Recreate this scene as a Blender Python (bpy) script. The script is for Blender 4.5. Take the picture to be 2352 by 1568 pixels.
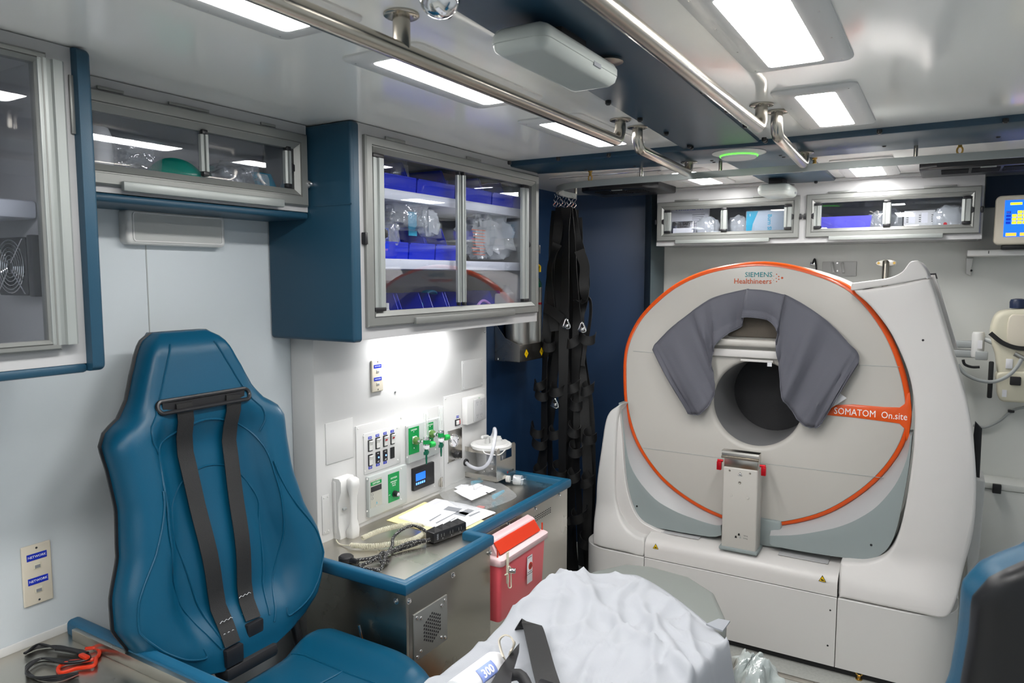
import bpy, bmesh, math, random
from mathutils import Vector, Matrix, noise
S=bpy.context.scene
for o in list(bpy.data.objects): bpy.data.objects.remove(o)
C=S.collection
R=math.radians
# ---------------- camera ----------------
FPX=1660.0; YAW=R(31.08); PIT=R(-5.19); CAM=Vector((0,0,1.5))
cam=bpy.data.objects.new('camera',bpy.data.cameras.new('camera')); C.objects.link(cam)
cam.data.sensor_width=36; cam.data.lens=36*FPX/2352; cam.data.clip_start=.02; cam.data.clip_end=50
cam.location=CAM; cam.rotation_euler=(R(90)+PIT,0,YAW); S.camera=cam
cam.data.dof.use_dof=True; cam.data.dof.focus_distance=2.3; cam.data.dof.aperture_fstop=8.0
# ---------------- world, exposure ----------------
w=bpy.data.worlds.new('world'); S.world=w; w.use_nodes=True
w.node_tree.nodes['Background'].inputs[0].default_value=(.8,.85,.9,1); w.node_tree.nodes['Background'].inputs[1].default_value=.05
S.view_settings.view_transform='Standard'; S.view_settings.look='None'; S.view_settings.exposure=0.55; S.view_settings.gamma=1
S.view_settings.use_curve_mapping=False
LED=35.0      # emission of the ceiling light diffusers
# ---------------- measuring helper: where a sight line meets a real plane ----------------
_f=Vector((-math.sin(YAW)*math.cos(PIT),math.cos(YAW)*math.cos(PIT),math.sin(PIT))); _r=Vector((math.cos(YAW),math.sin(YAW),0)); _u=_r.cross(_f)
def at(px,py,ax,val):
    d=_r*((px-1176)/FPX)-_u*((py-784)/FPX)+_f; i='xyz'.index(ax); t=(val-CAM[i])/d[i]; return CAM+d*t
# ---------------- materials ----------------
def mat(name,col,rough=.5,metal=0,emit=None,es=0,trans=0,bump=0,bscale=50,spec=.5,coat=0,noise_amt=0,nscale=8,alpha=1,ior=1.45,aniso=None):
    m=bpy.data.materials.new(name); m.use_nodes=True; nt=m.node_tree; b=nt.nodes['Principled BSDF']
    if len(col)==3: col=(*col,1)
    b.inputs['Base Color'].default_value=col; b.inputs['Roughness'].default_value=rough; b.inputs['Metallic'].default_value=metal
    b.inputs['Specular IOR Level'].default_value=spec; b.inputs['Coat Weight'].default_value=coat; b.inputs['Coat Roughness'].default_value=.08
    b.inputs['Transmission Weight'].default_value=trans; b.inputs['IOR'].default_value=ior; b.inputs['Alpha'].default_value=alpha
    if emit: b.inputs['Emission Color'].default_value=(*emit,1); b.inputs['Emission Strength'].default_value=es
    if noise_amt or bump:
        tc=nt.nodes.new('ShaderNodeTexCoord'); mp=nt.nodes.new('ShaderNodeMapping'); nt.links.new(tc.outputs['Object'],mp.inputs[0])
        if aniso: mp.inputs['Scale'].default_value=aniso
    if noise_amt:
        n=nt.nodes.new('ShaderNodeTexNoise'); n.inputs['Scale'].default_value=nscale; n.inputs['Detail'].default_value=6; nt.links.new(mp.outputs[0],n.inputs['Vector'])
        mx=nt.nodes.new('ShaderNodeMix'); mx.data_type='RGBA'; mx.inputs[6].default_value=col; mx.inputs[7].default_value=tuple(c*(1-noise_amt) for c in col[:3])+(1,)
        nt.links.new(n.outputs['Fac'],mx.inputs[0]); nt.links.new(mx.outputs[2],b.inputs['Base Color'])
        mr=nt.nodes.new('ShaderNodeMapRange'); mr.inputs['To Min'].default_value=max(0,rough-.08); mr.inputs['To Max'].default_value=min(1,rough+.1)
        nt.links.new(n.outputs['Fac'],mr.inputs[0]); nt.links.new(mr.outputs[0],b.inputs['Roughness'])
    if bump:
        n2=nt.nodes.new('ShaderNodeTexNoise'); n2.inputs['Scale'].default_value=bscale; n2.inputs['Detail'].default_value=3; nt.links.new(mp.outputs[0],n2.inputs['Vector'])
        bp=nt.nodes.new('ShaderNodeBump'); bp.inputs['Strength'].default_value=bump; bp.inputs['Distance'].default_value=.002
        nt.links.new(n2.outputs['Fac'],bp.inputs['Height']); nt.links.new(bp.outputs[0],b.inputs['Normal'])
    return m
def glassy(name,tint=(1,1,1),refl=.12,rough=.01):
    m=bpy.data.materials.new(name); m.use_nodes=True; nt=m.node_tree; nt.nodes.clear()
    o=nt.nodes.new('ShaderNodeOutputMaterial'); t=nt.nodes.new('ShaderNodeBsdfTransparent'); t.inputs[0].default_value=(*tint,1)
    g=nt.nodes.new('ShaderNodeBsdfGlossy'); g.inputs['Roughness'].default_value=rough; g.inputs[0].default_value=(.95,.97,1,1)
    fr=nt.nodes.new('ShaderNodeLayerWeight'); fr.inputs[0].default_value=.5; pw_=nt.nodes.new('ShaderNodeMath'); pw_.operation='POWER'; pw_.inputs[1].default_value=4
    nt.links.new(fr.outputs['Facing'],pw_.inputs[0]); ad=nt.nodes.new('ShaderNodeMath'); ad.operation='MULTIPLY_ADD'; ad.inputs[1].default_value=.7; ad.inputs[2].default_value=refl
    mx=nt.nodes.new('ShaderNodeMixShader'); nt.links.new(pw_.outputs[0],ad.inputs[0]); nt.links.new(ad.outputs[0],mx.inputs[0]); nt.links.new(t.outputs[0],mx.inputs[1]); nt.links.new(g.outputs[0],mx.inputs[2]); nt.links.new(mx.outputs[0],o.inputs[0])
    return m
def film(name,white=.25,refl=.1,rough=.12):
    # thin clear plastic: see-through, slightly milky and shiny, crinkled
    m=bpy.data.materials.new(name); m.use_nodes=True; nt=m.node_tree; nt.nodes.clear()
    o=nt.nodes.new('ShaderNodeOutputMaterial'); t=nt.nodes.new('ShaderNodeBsdfTransparent'); d=nt.nodes.new('ShaderNodeBsdfDiffuse'); d.inputs[0].default_value=(.70,.77,.76,1) if 'drape' in name else (.75,.78,.8,1)
    g=nt.nodes.new('ShaderNodeBsdfGlossy'); g.inputs['Roughness'].default_value=rough
    a=nt.nodes.new('ShaderNodeMixShader'); a.inputs[0].default_value=white; b=nt.nodes.new('ShaderNodeMixShader'); b.inputs[0].default_value=refl
    nt.links.new(t.outputs[0],a.inputs[1]); nt.links.new(d.outputs[0],a.inputs[2]); nt.links.new(a.outputs[0],b.inputs[1]); nt.links.new(g.outputs[0],b.inputs[2]); nt.links.new(b.outputs[0],o.inputs[0])
    n2=nt.nodes.new('ShaderNodeTexNoise'); n2.inputs['Scale'].default_value=35; tc=nt.nodes.new('ShaderNodeTexCoord'); nt.links.new(tc.outputs['Object'],n2.inputs['Vector'])
    bp=nt.nodes.new('ShaderNodeBump'); bp.inputs['Strength'].default_value=.8; bp.inputs['Distance'].default_value=.01; nt.links.new(n2.outputs['Fac'],bp.inputs['Height']); nt.links.new(bp.outputs[0],g.inputs['Normal'])
    return m
M=dict(
 wall=mat('white_wall_laminate',(.555,.60,.63),.42,bump=.05,bscale=8),
 wallb=mat('back_wall_laminate',(.70,.71,.68),.3,bump=.05,bscale=8),
 ceil=mat('ceiling_gloss_white',(.86,.86,.83),.11,bump=.05,bscale=5,coat=.3),
 console=mat('console_white_panel',(.56,.56,.555),.5,bump=.08,bscale=900),
 white=mat('white_plastic',(.62,.62,.61),.38),
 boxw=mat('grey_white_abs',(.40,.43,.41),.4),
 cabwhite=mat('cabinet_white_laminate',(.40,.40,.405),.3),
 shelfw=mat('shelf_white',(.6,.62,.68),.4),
 ivory=mat('ivory_plastic',(.62,.57,.47),.4),
 cream=mat('cream_plastic',(.60,.57,.45),.4),
 blue=mat('blue_vinyl',(.010,.050,.088),.42,bump=.12,bscale=420),
 bluet=mat('blue_upholstery',(.0015,.060,.118),.36,bump=.12,bscale=500,spec=.32),
 rimblue=mat('blue_rubber_rim',(.008,.085,.165),.38),
 bluec=mat('blue_ceiling_panel',(.017,.050,.085),.36,bump=.05,bscale=60),
 bluew=mat('navy_wall_vinyl',(.008,.030,.080),.40,bump=.15,bscale=300),
 steel=mat('brushed_steel',(.60,.575,.53),.24,1,noise_amt=.06,nscale=3),
 steel_dim=mat('satin_steel_front_shaded',(.36,.345,.30),.25,1,noise_amt=.05,nscale=3),  # steelb made darker: dark reflections on the near fronts put into the colour
 steelb=mat('satin_steel_panel',(.60,.575,.52),.27,1,noise_amt=.05,nscale=3),
 rail=mat('grab_rail_steel',(.50,.46,.40),.24,1),
 chrome=mat('chrome',(.75,.75,.76),.07,1),
 alu=mat('aluminium_frame',(.215,.22,.212),.42,.45,bump=.03,bscale=90),
 alul=mat('pale_aluminium',(.30,.32,.31),.4,.3),
 black=mat('black_plastic',(.012,.012,.014),.35),
 rubber=mat('black_rubber',(.010,.010,.012),.6),
 web=mat('black_webbing',(.0085,.0085,.009),.5,bump=.5,bscale=700),
 dark=mat('dark_parts_and_gap_shade',(.02,.02,.022),.7),  # shade of gaps and holes put into the colour; also dark screws, readout
 grey=mat('grey_plastic',(.35,.37,.37),.4),
 floor=mat('grey_vinyl_floor',(.50,.51,.48),.35,noise_amt=.35,nscale=90),
 ctw=mat('scanner_white_cover',(.50,.48,.445),.33,bump=.03,bscale=200),
 cts=mat('scanner_white_side',(.63,.61,.595),.3),
 ctb=mat('scanner_base_white',(.60,.59,.575),.32),
 cbev=mat('scanner_cradle_inner',(.40,.40,.405),.35),
 cgrey=mat('scanner_silver_grey',(.27,.31,.31),.38,bump=.05,bscale=400),
 bore=mat('bore_liner_grey',(.26,.26,.265),.45),
 orange=mat('orange_trim',(.72,.085,.004),.3,coat=.3),
 amberf=mat('amber_frame_enamel',(.62,.24,.01),.35),
 boredark=mat('dark_grey_mesh_fabric',(.045,.045,.048),.8,bump=.5,bscale=300),
 fabric=mat('grey_shield_fabric',(.115,.116,.14),.75,bump=.4,bscale=260,aniso=(1,1,2.5)),
 brownf=mat('brown_felt',(.085,.072,.058),.9,bump=.6,bscale=150),
 screw=mat('screw_steel',(.6,.6,.6),.25,1),
 green=mat('green_label',(.0,.25,.055),.4),
 dgreen=mat('dark_green_plastic',(.0,.10,.055),.35),
 kgreen=mat('bright_green_knob',(.01,.36,.06),.3),
 olive=mat('olive_green_connector',(.08,.17,.04),.4),
 lblue=mat('blue_label',(.01,.03,.42),.4),
 bin=mat('blue_bin_plastic',(.004,.02,.50),.32),
 red=mat('red_anodised',(.55,.01,.02),.28,.5),
 redp=mat('red_plastic',(.60,.035,.008),.35),
 pink=mat('pink_sharps_plastic',(.86,.13,.16),.30,bump=.03,bscale=60),
 pinkl=mat('pale_pink_plastic',(.72,.52,.54),.35),
 paper=mat('white_paper',(.72,.72,.75),.6),
 yellow=mat('yellow_folder',(.74,.66,.34),.6),
 yel=mat('yellow_sticker',(.80,.52,.0),.4),
 ink=mat('black_print',(.01,.01,.01),.5),
 inkg=mat('grey_print',(.22,.23,.25),.6),
 wprint=mat('white_print',(.85,.85,.85),.5),
 teal=mat('teal_print',(.0,.22,.24),.5),
 rust=mat('orange_red_print',(.55,.09,.02),.5),
 sheet=mat('white_cotton_sheet',(.36,.375,.405),.8,bump=.15,bscale=400),
 mattress=mat('grey_mattress_vinyl',(.165,.18,.17),.45,bump=.12,bscale=40),
 brass=mat('brass_fitting',(.48,.31,.09),.3,1),
 tank=mat('aluminium_tank',(.56,.55,.52),.33,.9,noise_amt=.1,nscale=8),
 tgreen=mat('green_tank_shoulder',(.0,.10,.05),.25,coat=.4),
 glass=glassy('cabinet_glass',(.95,.96,.985),.05),
 clear=glassy('clear_plastic',(.955,.965,.975),.05,.05),
 film=film('clear_bag_film',.22,.16),
 jar=film('clear_jar_plastic',.13,.13,.05),
 milky=film('milky_bag_film',.45,.15),
 greenfilm=film('drape_film',.42,.14),
 tubep=mat('clear_tubing',(.62,.63,.68),.2,alpha=.75),
 teals=mat('teal_silicone',(.0,.34,.24),.35),
 cyan=mat('cyan_plastic',(.01,.36,.55),.4),
 purple=mat('purple_tubing',(.50,.25,.72),.4),
 tan=mat('tan_mask_paper',(.60,.40,.24),.7),
 amber=mat('amber_plastic',(.60,.33,.02),.4),
 led=mat('led_diffuser',(.9,.9,.9),.4,emit=(1,.985,.96),es=LED),
 ledf=mat('light_housing_white',(.62,.62,.61),.35),
 scr=mat('blue_lcd',(.0,.05,.3),.3,emit=(.01,.13,.95),es=1.1),
 scrl=mat('lcd_key_glow',(.1,.3,.8),.3,emit=(.12,.32,1.0),es=1.1),
 scry=mat('lcd_yellow',(.6,.5,.02),.3,emit=(.9,.75,.03),es=.9),
 scrd=mat('lcd_navy',(.0,.02,.2),.3,emit=(.0,.02,.35),es=1),
 scro=mat('lcd_orange',(.8,.35,.02),.3,emit=(.9,.4,.05),es=1),
 gled=mat('green_led_ring',(.05,.9,.05),.3,emit=(.12,1,.06),es=1.4),
 bled=mat('blue_indicator',(.05,.1,.9),.3,emit=(.1,.25,1),es=4),
 foil=mat('silver_foil',(.6,.6,.62),.22,1,bump=.9,bscale=70),
)
def braid():
    m=mat('braided_cable_sleeve',(.01,.01,.012),.6); nt=m.node_tree; b=nt.nodes['Principled BSDF']; tc=nt.nodes.new('ShaderNodeTexCoord')
    v=nt.nodes.new('ShaderNodeTexVoronoi'); v.inputs['Scale'].default_value=230; nt.links.new(tc.outputs['Object'],v.inputs['Vector'])
    cr=nt.nodes.new('ShaderNodeValToRGB'); cr.color_ramp.elements[0].position=.25; cr.color_ramp.elements[0].color=(.45,.45,.42,1); cr.color_ramp.elements[1].position=.33; cr.color_ramp.elements[1].color=(.012,.012,.014,1)
    nt.links.new(v.outputs['Distance'],cr.inputs[0]); nt.links.new(cr.outputs[0],b.inputs['Base Color']); return m
M['braid']=braid()
# ---------------- mesh builder ----------------
FR_W=lambda u,n,w:Vector((u,n,w))                       # world x,y,z
def FR_L(X): return lambda u,n,w:Vector((X+n,u,w))      # on a plane facing +x: u=along y, n=out of the wall, w=up
def FR_B(Y): return lambda u,n,w:Vector((u,Y-n,w))      # on a plane facing -y: u=x, n=towards the viewer, w=up
def FR_T(Z): return lambda u,n,w:Vector((u,w,Z+n))      # lying flat: u=x, w=y, n=height
def FR_C(Z): return lambda u,n,w:Vector((u,w,Z-n))      # hanging from the ceiling
def smooth(pts,k=6,closed=True):
    P=[Vector(p) for p in pts]; n=len(P); out=[]
    rng=range(n if closed else n-1)
    for i in rng:
        if closed: a,b,c,d=P[(i-1)%n],P[i],P[(i+1)%n],P[(i+2)%n]
        else: a,b,c,d=P[max(i-1,0)],P[i],P[i+1],P[min(i+2,n-1)]
        for j in range(k):
            t=j/k; out.append(.5*((2*b)+(c-a)*t+(2*a-5*b+4*c-d)*t*t+(3*b-a-3*c+d)*t**3))
    if not closed: out.append(P[-1].copy())
    return out
def rrect(u0,u1,w0,w1,r,k=5):
    o=[]
    for cx,cz,a in ((u1-r,w1-r,0),(u0+r,w1-r,90),(u0+r,w0+r,180),(u1-r,w0+r,270)):
        for i in range(k+1):
            t=R(a+90*i/k); o.append((cx+r*math.cos(t),cz+r*math.sin(t)))
    return o
def circ(cx,cz,r,k=32): return [(cx+r*math.cos(2*math.pi*i/k),cz+r*math.sin(2*math.pi*i/k)) for i in range(k)]
def off(pts,d):
    n=len(pts); P=[Vector(p).to_2d() for p in pts]; o=[]
    area=sum(P[i].x*P[(i+1)%n].y-P[(i+1)%n].x*P[i].y for i in range(n)); s=1 if area>0 else -1
    for i in range(n):
        e1=P[i]-P[i-1]; e2=P[(i+1)%n]-P[i]
        e1=e1.normalized() if e1.length>1e-9 else Vector((0,0)); e2=e2.normalized() if e2.length>1e-9 else Vector((0,0))
        n1=Vector((e1.y,-e1.x)); n2=Vector((e2.y,-e2.x)); nn=n1+n2
        if nn.length<1e-6: o.append(P[i]); continue
        nn.normalize(); c=max(.5,nn.dot(n2) if n2.length else 1); o.append(P[i]+nn*(d*s/c))
    return uncross(o) if n>12 and d<0 else o
def uncross(P):
    # collapse small loops an inset makes at tight corners, keeping the point count
    n=len(P); cr=lambda o,p,q:(p[0]-o[0])*(q[1]-o[1])-(p[1]-o[1])*(q[0]-o[0])
    for g in range(2,9):
        for i in range(n):
            j=(i+g)%n; a,b,c,d=P[i],P[(i+1)%n],P[j],P[(j+1)%n]
            if cr(a,b,c)*cr(a,b,d)<0 and cr(c,d,a)*cr(c,d,b)<0:
                t=cr(c,d,a)/(cr(c,d,a)-cr(c,d,b)); x=a.lerp(b,t)
                for k in range(1,g+1): P[(i+k)%n]=x.copy()
    return P
class MB:
    def __init__(s,fr=FR_W): s.b=bmesh.new(); s.f=fr
    def v(s,p): return s.b.verts.new(s.f(*p))
    def face(s,vs):
        try: return s.b.faces.new(vs)
        except ValueError: return None
    def box(s,u0,u1,n0,n1,w0,w1,bev=0,seg=2):
        t=bmesh.new(); bmesh.ops.create_cube(t,size=1)
        for v in t.verts: v.co=Vector(((u0+u1)/2+v.co.x*(u1-u0),(n0+n1)/2+v.co.y*(n1-n0),(w0+w1)/2+v.co.z*(w1-w0)))
        if bev: bmesh.ops.bevel(t,geom=list(t.edges),offset=min(bev,.49*min(abs(u1-u0),abs(n1-n0),abs(w1-w0))),segments=seg,affect='EDGES',profile=.5)
        s.merge(t); return s
    def merge(s,t,mx=None):
        mp={}
        for v in t.verts: mp[v]=s.v(tuple(mx@v.co if mx else v.co))
        for f in t.faces: s.face([mp[v] for v in f.verts])
        t.free()
    def rings(s,rs,cap0=True,cap1=True,close=True):
        V=[[s.v(p) for p in r] for r in rs]
        for a,b in zip(V,V[1:]):
            n=len(a)
            for i in range(n if close else n-1): s.face([a[i],a[(i+1)%n],b[(i+1)%n],b[i]])
        if cap0: s.face(V[0][::-1])
        if cap1: s.face(V[-1])
        return s
    def prism(s,poly,n0,n1,r=0,k=3,back=False):
        # outline in (u,w), from n0 (back) to n1 (front), front edge rounded by r
        poly=[tuple(Vector(p).to_2d()) for p in poly]; rs=[]
        if r and back:
            sg=1 if n1>n0 else -1
            for i in range(k+1):
                a=math.pi/2*i/k; rs.append([(q[0],n0+sg*r*(1-math.cos(a)),q[1]) for q in off(poly,-r*(1-math.sin(a)))])
        else: rs.append([(q[0],n0,q[1]) for q in poly])
        if r:
            sg=1 if n1>n0 else -1
            for i in range(k+1):
                a=math.pi/2*i/k; rs.append([(q[0],n1-sg*r*(1-math.sin(a)),q[1]) for q in off(poly,-r*(1-math.cos(a)))])
        else: rs.append([(q[0],n1,q[1]) for q in poly])
        return s.rings(rs)
    def cyl(s,p0,p1,r,seg=20,r1=None,cap=True):
        p0,p1=Vector(p0),Vector(p1); d=(p1-p0).normalized(); a=d.orthogonal().normalized(); b=d.cross(a); r1=r if r1 is None else r1
        g=lambda c,q:[tuple(c+(a*math.cos(2*math.pi*i/seg)+b*math.sin(2*math.pi*i/seg))*q) for i in range(seg)]
        return s.rings([g(p0,r),g(p1,r1)],cap,cap)
    def lathe(s,c,axis,prof,seg=32,cap=True):
        c=Vector(c); d=Vector(axis).normalized(); a=d.orthogonal().normalized(); b=d.cross(a)
        return s.rings([[tuple(c+d*h+(a*math.cos(2*math.pi*i/seg)+b*math.sin(2*math.pi*i/seg))*max(q,1e-4)) for i in range(seg)] for q,h in prof],cap,cap)
    def ball(s,c,r,sc=(1,1,1),seg=20):
        t=bmesh.new(); bmesh.ops.create_uvsphere(t,u_segments=seg,v_segments=seg//2,radius=r)
        for v in t.verts: v.co=Vector((v.co.x*sc[0],v.co.y*sc[1],v.co.z*sc[2]))+Vector(c)
        s.merge(t); return s
    def tube(s,pts,r,seg=10,closed=False,cap=True,k=0):
        if k: pts=smooth(pts,k,closed)
        P=[Vector(p) for p in pts]; n=len(P); rs=[]; pa=None
        for i in range(n):
            if closed: d=P[(i+1)%n]-P[i-1]
            else: d=P[min(i+1,n-1)]-P[max(i-1,0)]
            d.normalize()
            if pa is None: pa=d.orthogonal().normalized()
            pa=(pa-d*pa.dot(d)).normalized(); b=d.cross(pa); q=r[i] if isinstance(r,list) else r
            rs.append([tuple(P[i]+(pa*math.cos(2*math.pi*j/seg)+b*math.sin(2*math.pi*j/seg))*q) for j in range(seg)])
        if closed: rs.append(rs[0]); return s.rings(rs,False,False)
        return s.rings(rs,cap,cap)
    def ribbon(s,pts,wd,w,t,k=0):
        # flat strap: wd = direction across the strap (one vector or a list)
        if k:
            if isinstance(wd,list): wd=smooth(wd,k,False)
            pts=smooth(pts,k,False)
        P=[Vector(p) for p in pts]; n=len(P); rs=[]
        for i in range(n):
            d=(P[min(i+1,n-1)]-P[max(i-1,0)]).normalized(); a=Vector(wd[i] if isinstance(wd,list) else wd); a=(a-d*a.dot(d)).normalized(); b=d.cross(a)
            rs.append([tuple(P[i]+a*(w/2)*x+b*(t/2)*y) for x,y in ((-1,-1),(1,-1),(1,1),(-1,1))])
        return s.rings(rs)
    def grid(s,fn,nu,nv,thick=0,cu=False):
        V=[[s.v(tuple(fn(i/nu,j/nv))) for j in range(nv+1)] for i in range(nu+1)]
        for i in range(nu):
            for j in range(nv): s.face([V[i][j],V[i+1][j],V[i+1][j+1],V[i][j+1]])
        return s
def build(mb,name,material,parent=None,local=False,thick=0,ang=38,sub=0,recalc=True,warp=None):
    b=mb.b if isinstance(mb,MB) else mb
    ng=[f for f in b.faces if len(f.verts)>6]
    if ng:
        bmesh.ops.remove_doubles(b,verts=list({v for f in ng for v in f.verts}),dist=1e-6); ng=[f for f in b.faces if len(f.verts)>6]
    if ng: bmesh.ops.triangulate(b,faces=ng,ngon_method='EAR_CLIP')
    if warp: warp(b)
    if recalc: bmesh.ops.recalc_face_normals(b,faces=b.faces)
    me=bpy.data.meshes.new(name); b.to_mesh(me); b.free(); me.materials.append(M[material] if isinstance(material,str) else material)
    me.shade_smooth(); me.set_sharp_from_angle(angle=R(ang))
    o=bpy.data.objects.new(name,me); C.objects.link(o)
    if parent:
        o.parent=parent
        if not local:
            t=Vector(); q=parent
            while q: t+=q.location; q=q.parent
            me.transform(Matrix.Translation(-t))
    if thick:
        md=o.modifiers.new('solid','SOLIDIFY'); md.thickness=thick; md.offset=0
    if sub:
        md=o.modifiers.new('sub','SUBSURF'); md.levels=sub; md.render_levels=sub
    return o
def tag(o,label,cat,group=None,kind=None):
    if label: o['label']=label
    if cat: o['category']=cat
    if group: o['group']=group
    if kind: o['kind']=kind
    return o
def thing(name,label,cat,loc=(0,0,0),group=None,rotz=0):
    o=bpy.data.objects.new(name,None); C.objects.link(o); o.location=Vector(loc); o.rotation_euler=(0,0,rotz); o.empty_display_size=.05
    return tag(o,label,cat,group)
def struct(mb,name,material): o=build(mb,name,material); o['kind']='structure'; return o
def clone(root,loc,label=None,rotz=None):
    r=root.copy(); C.objects.link(r); r.location=Vector(loc)
    if rotz is not None: r.rotation_euler=(0,0,rotz)
    if label: r['label']=label
    for ch in list(root.children):
        c=ch.copy(); C.objects.link(c); c.parent=r
        for g in list(ch.children):
            d=g.copy(); C.objects.link(d); d.parent=c
    return r
def text(s,size,u,w,n,fr,material,parent,name='lettering',sx=1.0,bold=0,align='CENTER',rot=0,local=False,depth=.0003):
    cu=bpy.data.curves.new('txt','FONT'); cu.body=s; cu.size=size; cu.align_x=align; cu.align_y='CENTER'; cu.offset=bold; cu.resolution_u=2
    o=bpy.data.objects.new('txt',cu); C.objects.link(o); dg=bpy.context.evaluated_depsgraph_get(); me=bpy.data.meshes.new_from_object(o.evaluated_get(dg))
    bpy.data.objects.remove(o); b=bmesh.new(); b.from_mesh(me); bpy.data.meshes.remove(me); cs,sn=math.cos(rot),math.sin(rot)
    for v in b.verts:
        x,y=v.co.x*sx,v.co.y; x,y=x*cs-y*sn,x*sn+y*cs; v.co=fr(u+x,n,w+y)
    ex=bmesh.ops.extrude_face_region(b,geom=list(b.faces)); d=fr(0,depth,0)-fr(0,0,0)
    for g in ex['geom']:
        if isinstance(g,bmesh.types.BMVert): g.co+=d
    return build(b,name,material,parent,local)
# ================= SETTING =================
XL,XR,YB,YF,ZC=-1.80,.56,3.86,-1.3,1.935
XC=-1.456      # front plane of the deep left cupboards
XP=-1.694      # face of the white console panel
struct(MB().box(XL-.1,XR+.1,YF-.1,YB+.1,-.1,0),'floor','floor')
struct(MB().box(XL-.1,XR+.1,YF-.1,YB+.1,ZC,ZC+.1),'ceiling','ceil')
struct(MB().box(XL-.1,XL,YF,YB,0,ZC),'wall_left','wall')
struct(MB().box(XR,XR+.1,YF,YB,0,ZC),'wall_right','wall')
struct(MB().box(XL,XR,YB,YB+.1,0,ZC),'wall_back','wallb')
struct(MB().box(XL,XR,YF-.1,YF,0,ZC),'wall_front','wall')
# thin seam in the left wall laminate
y=at(338,640,'x',XL).y
struct(MB().box(XL,XL+.0012,y-.0015,y+.0015,.3,1.66),'trim_1','grey')
# navy vinyl covering: left wall beyond the console, slanted corner panel and return
struct(MB().box(XL,XL+.012,2.62,3.6,0,ZC),'wall_left_navy','bluew')
A,B_,D=(XL,3.56),(-1.42,3.75),(-1.295,3.60)
mb=MB(FR_T(0)); mb.prism([A,B_,(B_[0],YB-.01),(XL,YB-.01)],0.001,ZC); struct(mb,'wall_corner_navy','bluew')
mb=MB(FR_T(0)); mb.prism([B_,(-1.352,3.66),(-1.345,YB-.01),(B_[0],YB-.01)],0.001,ZC); struct(mb,'wall_corner_return',mat('grey_blue_vinyl',(.07,.10,.115),.4,bump=.1,bscale=300))
# navy band high on the back wall at the right
struct(MB().box(.12,XR,YB-.012,YB,1.80,ZC),'trim_2','bluew')
# console wall: white metal box standing off the left wall
cy0=at(722,900,'x',XP).y; 
struct(MB().box(XL+.001,XP,cy0,2.60,.0,1.32,.006),'wall_console','console')
# ---- blue ceiling panels ----
def plate(pts,z0,z1,name):
    mb=MB(FR_C(ZC)); mb.prism(pts,z0,z1,.006,2); o=struct(mb,name,'bluec'); return o
beam=plate([(-.64,YF),(-.702,1.0),(-.787,2.42),(-.539,2.42),(-.497,1.0),(-.46,YF)][::-1],0,.012,'trim_3')
cross=plate([(-1.45,2.40),(-.787,2.41),(-.54,2.44),(XR,2.41),(XR,2.74),(-.45,2.765),(-1.60,2.62),(-1.60,2.48)],0,.02,'trim_4')
l0=at(1704,402,'z',ZC-.012); l1=at(1775,443,'z',ZC-.012); r0=at(1858,391,'z',ZC-.012); r1=at(1909,437,'z',ZC-.012)
rear=plate([(-.74,2.70),(-.74,3.56),(-.455,3.56),(-.455,2.70)],0,.012,'trim_5')
# bolt heads on the blue panels (pixel sight lines onto the panel's underside)
BP=[(1028,35),(1397,237),(1470,276),(1530,308),(1417,52),(1498,118),(1615,211),(1670,255),(1712,290),(1758,325),(1583,337),(1588,340),(1755,322),(1635,367),(1640,371),(1793,355),(1800,359),(1170,375),(1282,366),(1398,358),(1458,380),(1345,388),(2020,304),(2031,334),(2293,313),(2310,279),(1752,441),(1874,419),(1841,393)]
for i,(px,py) in enumerate(BP):
    p=at(px,py,'z',ZC-.018); m=MB(); m.lathe((p.x,p.y,ZC-.010),(0,0,-1),[(.0001,.013),(.004,.013),(.0075,.0095),(.0075,0)],14)
    par=beam
    o=build(m,'bolt','black',par); 
# ---- ceiling lights ----
def ceil_light(cx,cy,lx=.20,ly=.50,label='',ex=.050,ey=.042,group='ceiling light panels'):
    t=thing('ceiling_light',label,'ceiling light',(cx,cy,ZC),group)
    f=FR_C(ZC); mb=MB(f); o=rrect(cx-lx/2,cx+lx/2,cy-ly/2,cy+ly/2,.02); i=rrect(cx-lx/2+ex,cx+lx/2-ex,cy-ly/2+ey,cy+ly/2-ey,.012)
    h=lambda P,n:[(p[0],n,p[1]) for p in P]
    i2=off(i,.012)
    mb.rings([h(o,0),h(o,.004),h(off(o,-.004),.007),h(i2,.012),h(i,.010),h(i,.003)],False,False); build(mb,'frame','ledf',t)
    mb=MB(f); mb.prism(i,.001,.009); build(mb,'diffuser','led',t)
    mb=MB(f)
    for sx in(-1,1):
        for k in range(4): mb=MB(f); mb.lathe((cx+sx*(lx/2-.02),.006,cy+(k-1.5)*(ly/3.4)),(0,1,0),[(.004,0),(.004,.0025),(.001,.0035)],10); build(mb,'screw','screw',t)
    return t
LX,RX=-.965,-.292
ceil_light(LX,.71,label='white ceiling light at the very top edge above the left wall cupboards')
ceil_light(LX,1.345,label='long white ceiling light above the blue bin cupboard, behind the left handrail')
ceil_light(LX,2.035,label='white ceiling light just before the dark blue crossbeam, left side, under the rail end')
ceil_light(RX+.008,1.37,.205,.51,label='largest white ceiling light, top right beside the right handrail')
ceil_light(RX,2.07,.19,.50,label='white ceiling light right of the rail flange, nearest the crossbeam')
ceil_light(-.965,3.19,.20,.52,label='small distant ceiling light over the left rear cupboard')
ceil_light(-.305,3.26,.215,.52,label='small distant ceiling light over the right rear cupboard')
for x in (LX,RX):
    for yy in (-.02,-.72): ceil_light(x,yy,label='ceiling light behind the viewpoint')
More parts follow.
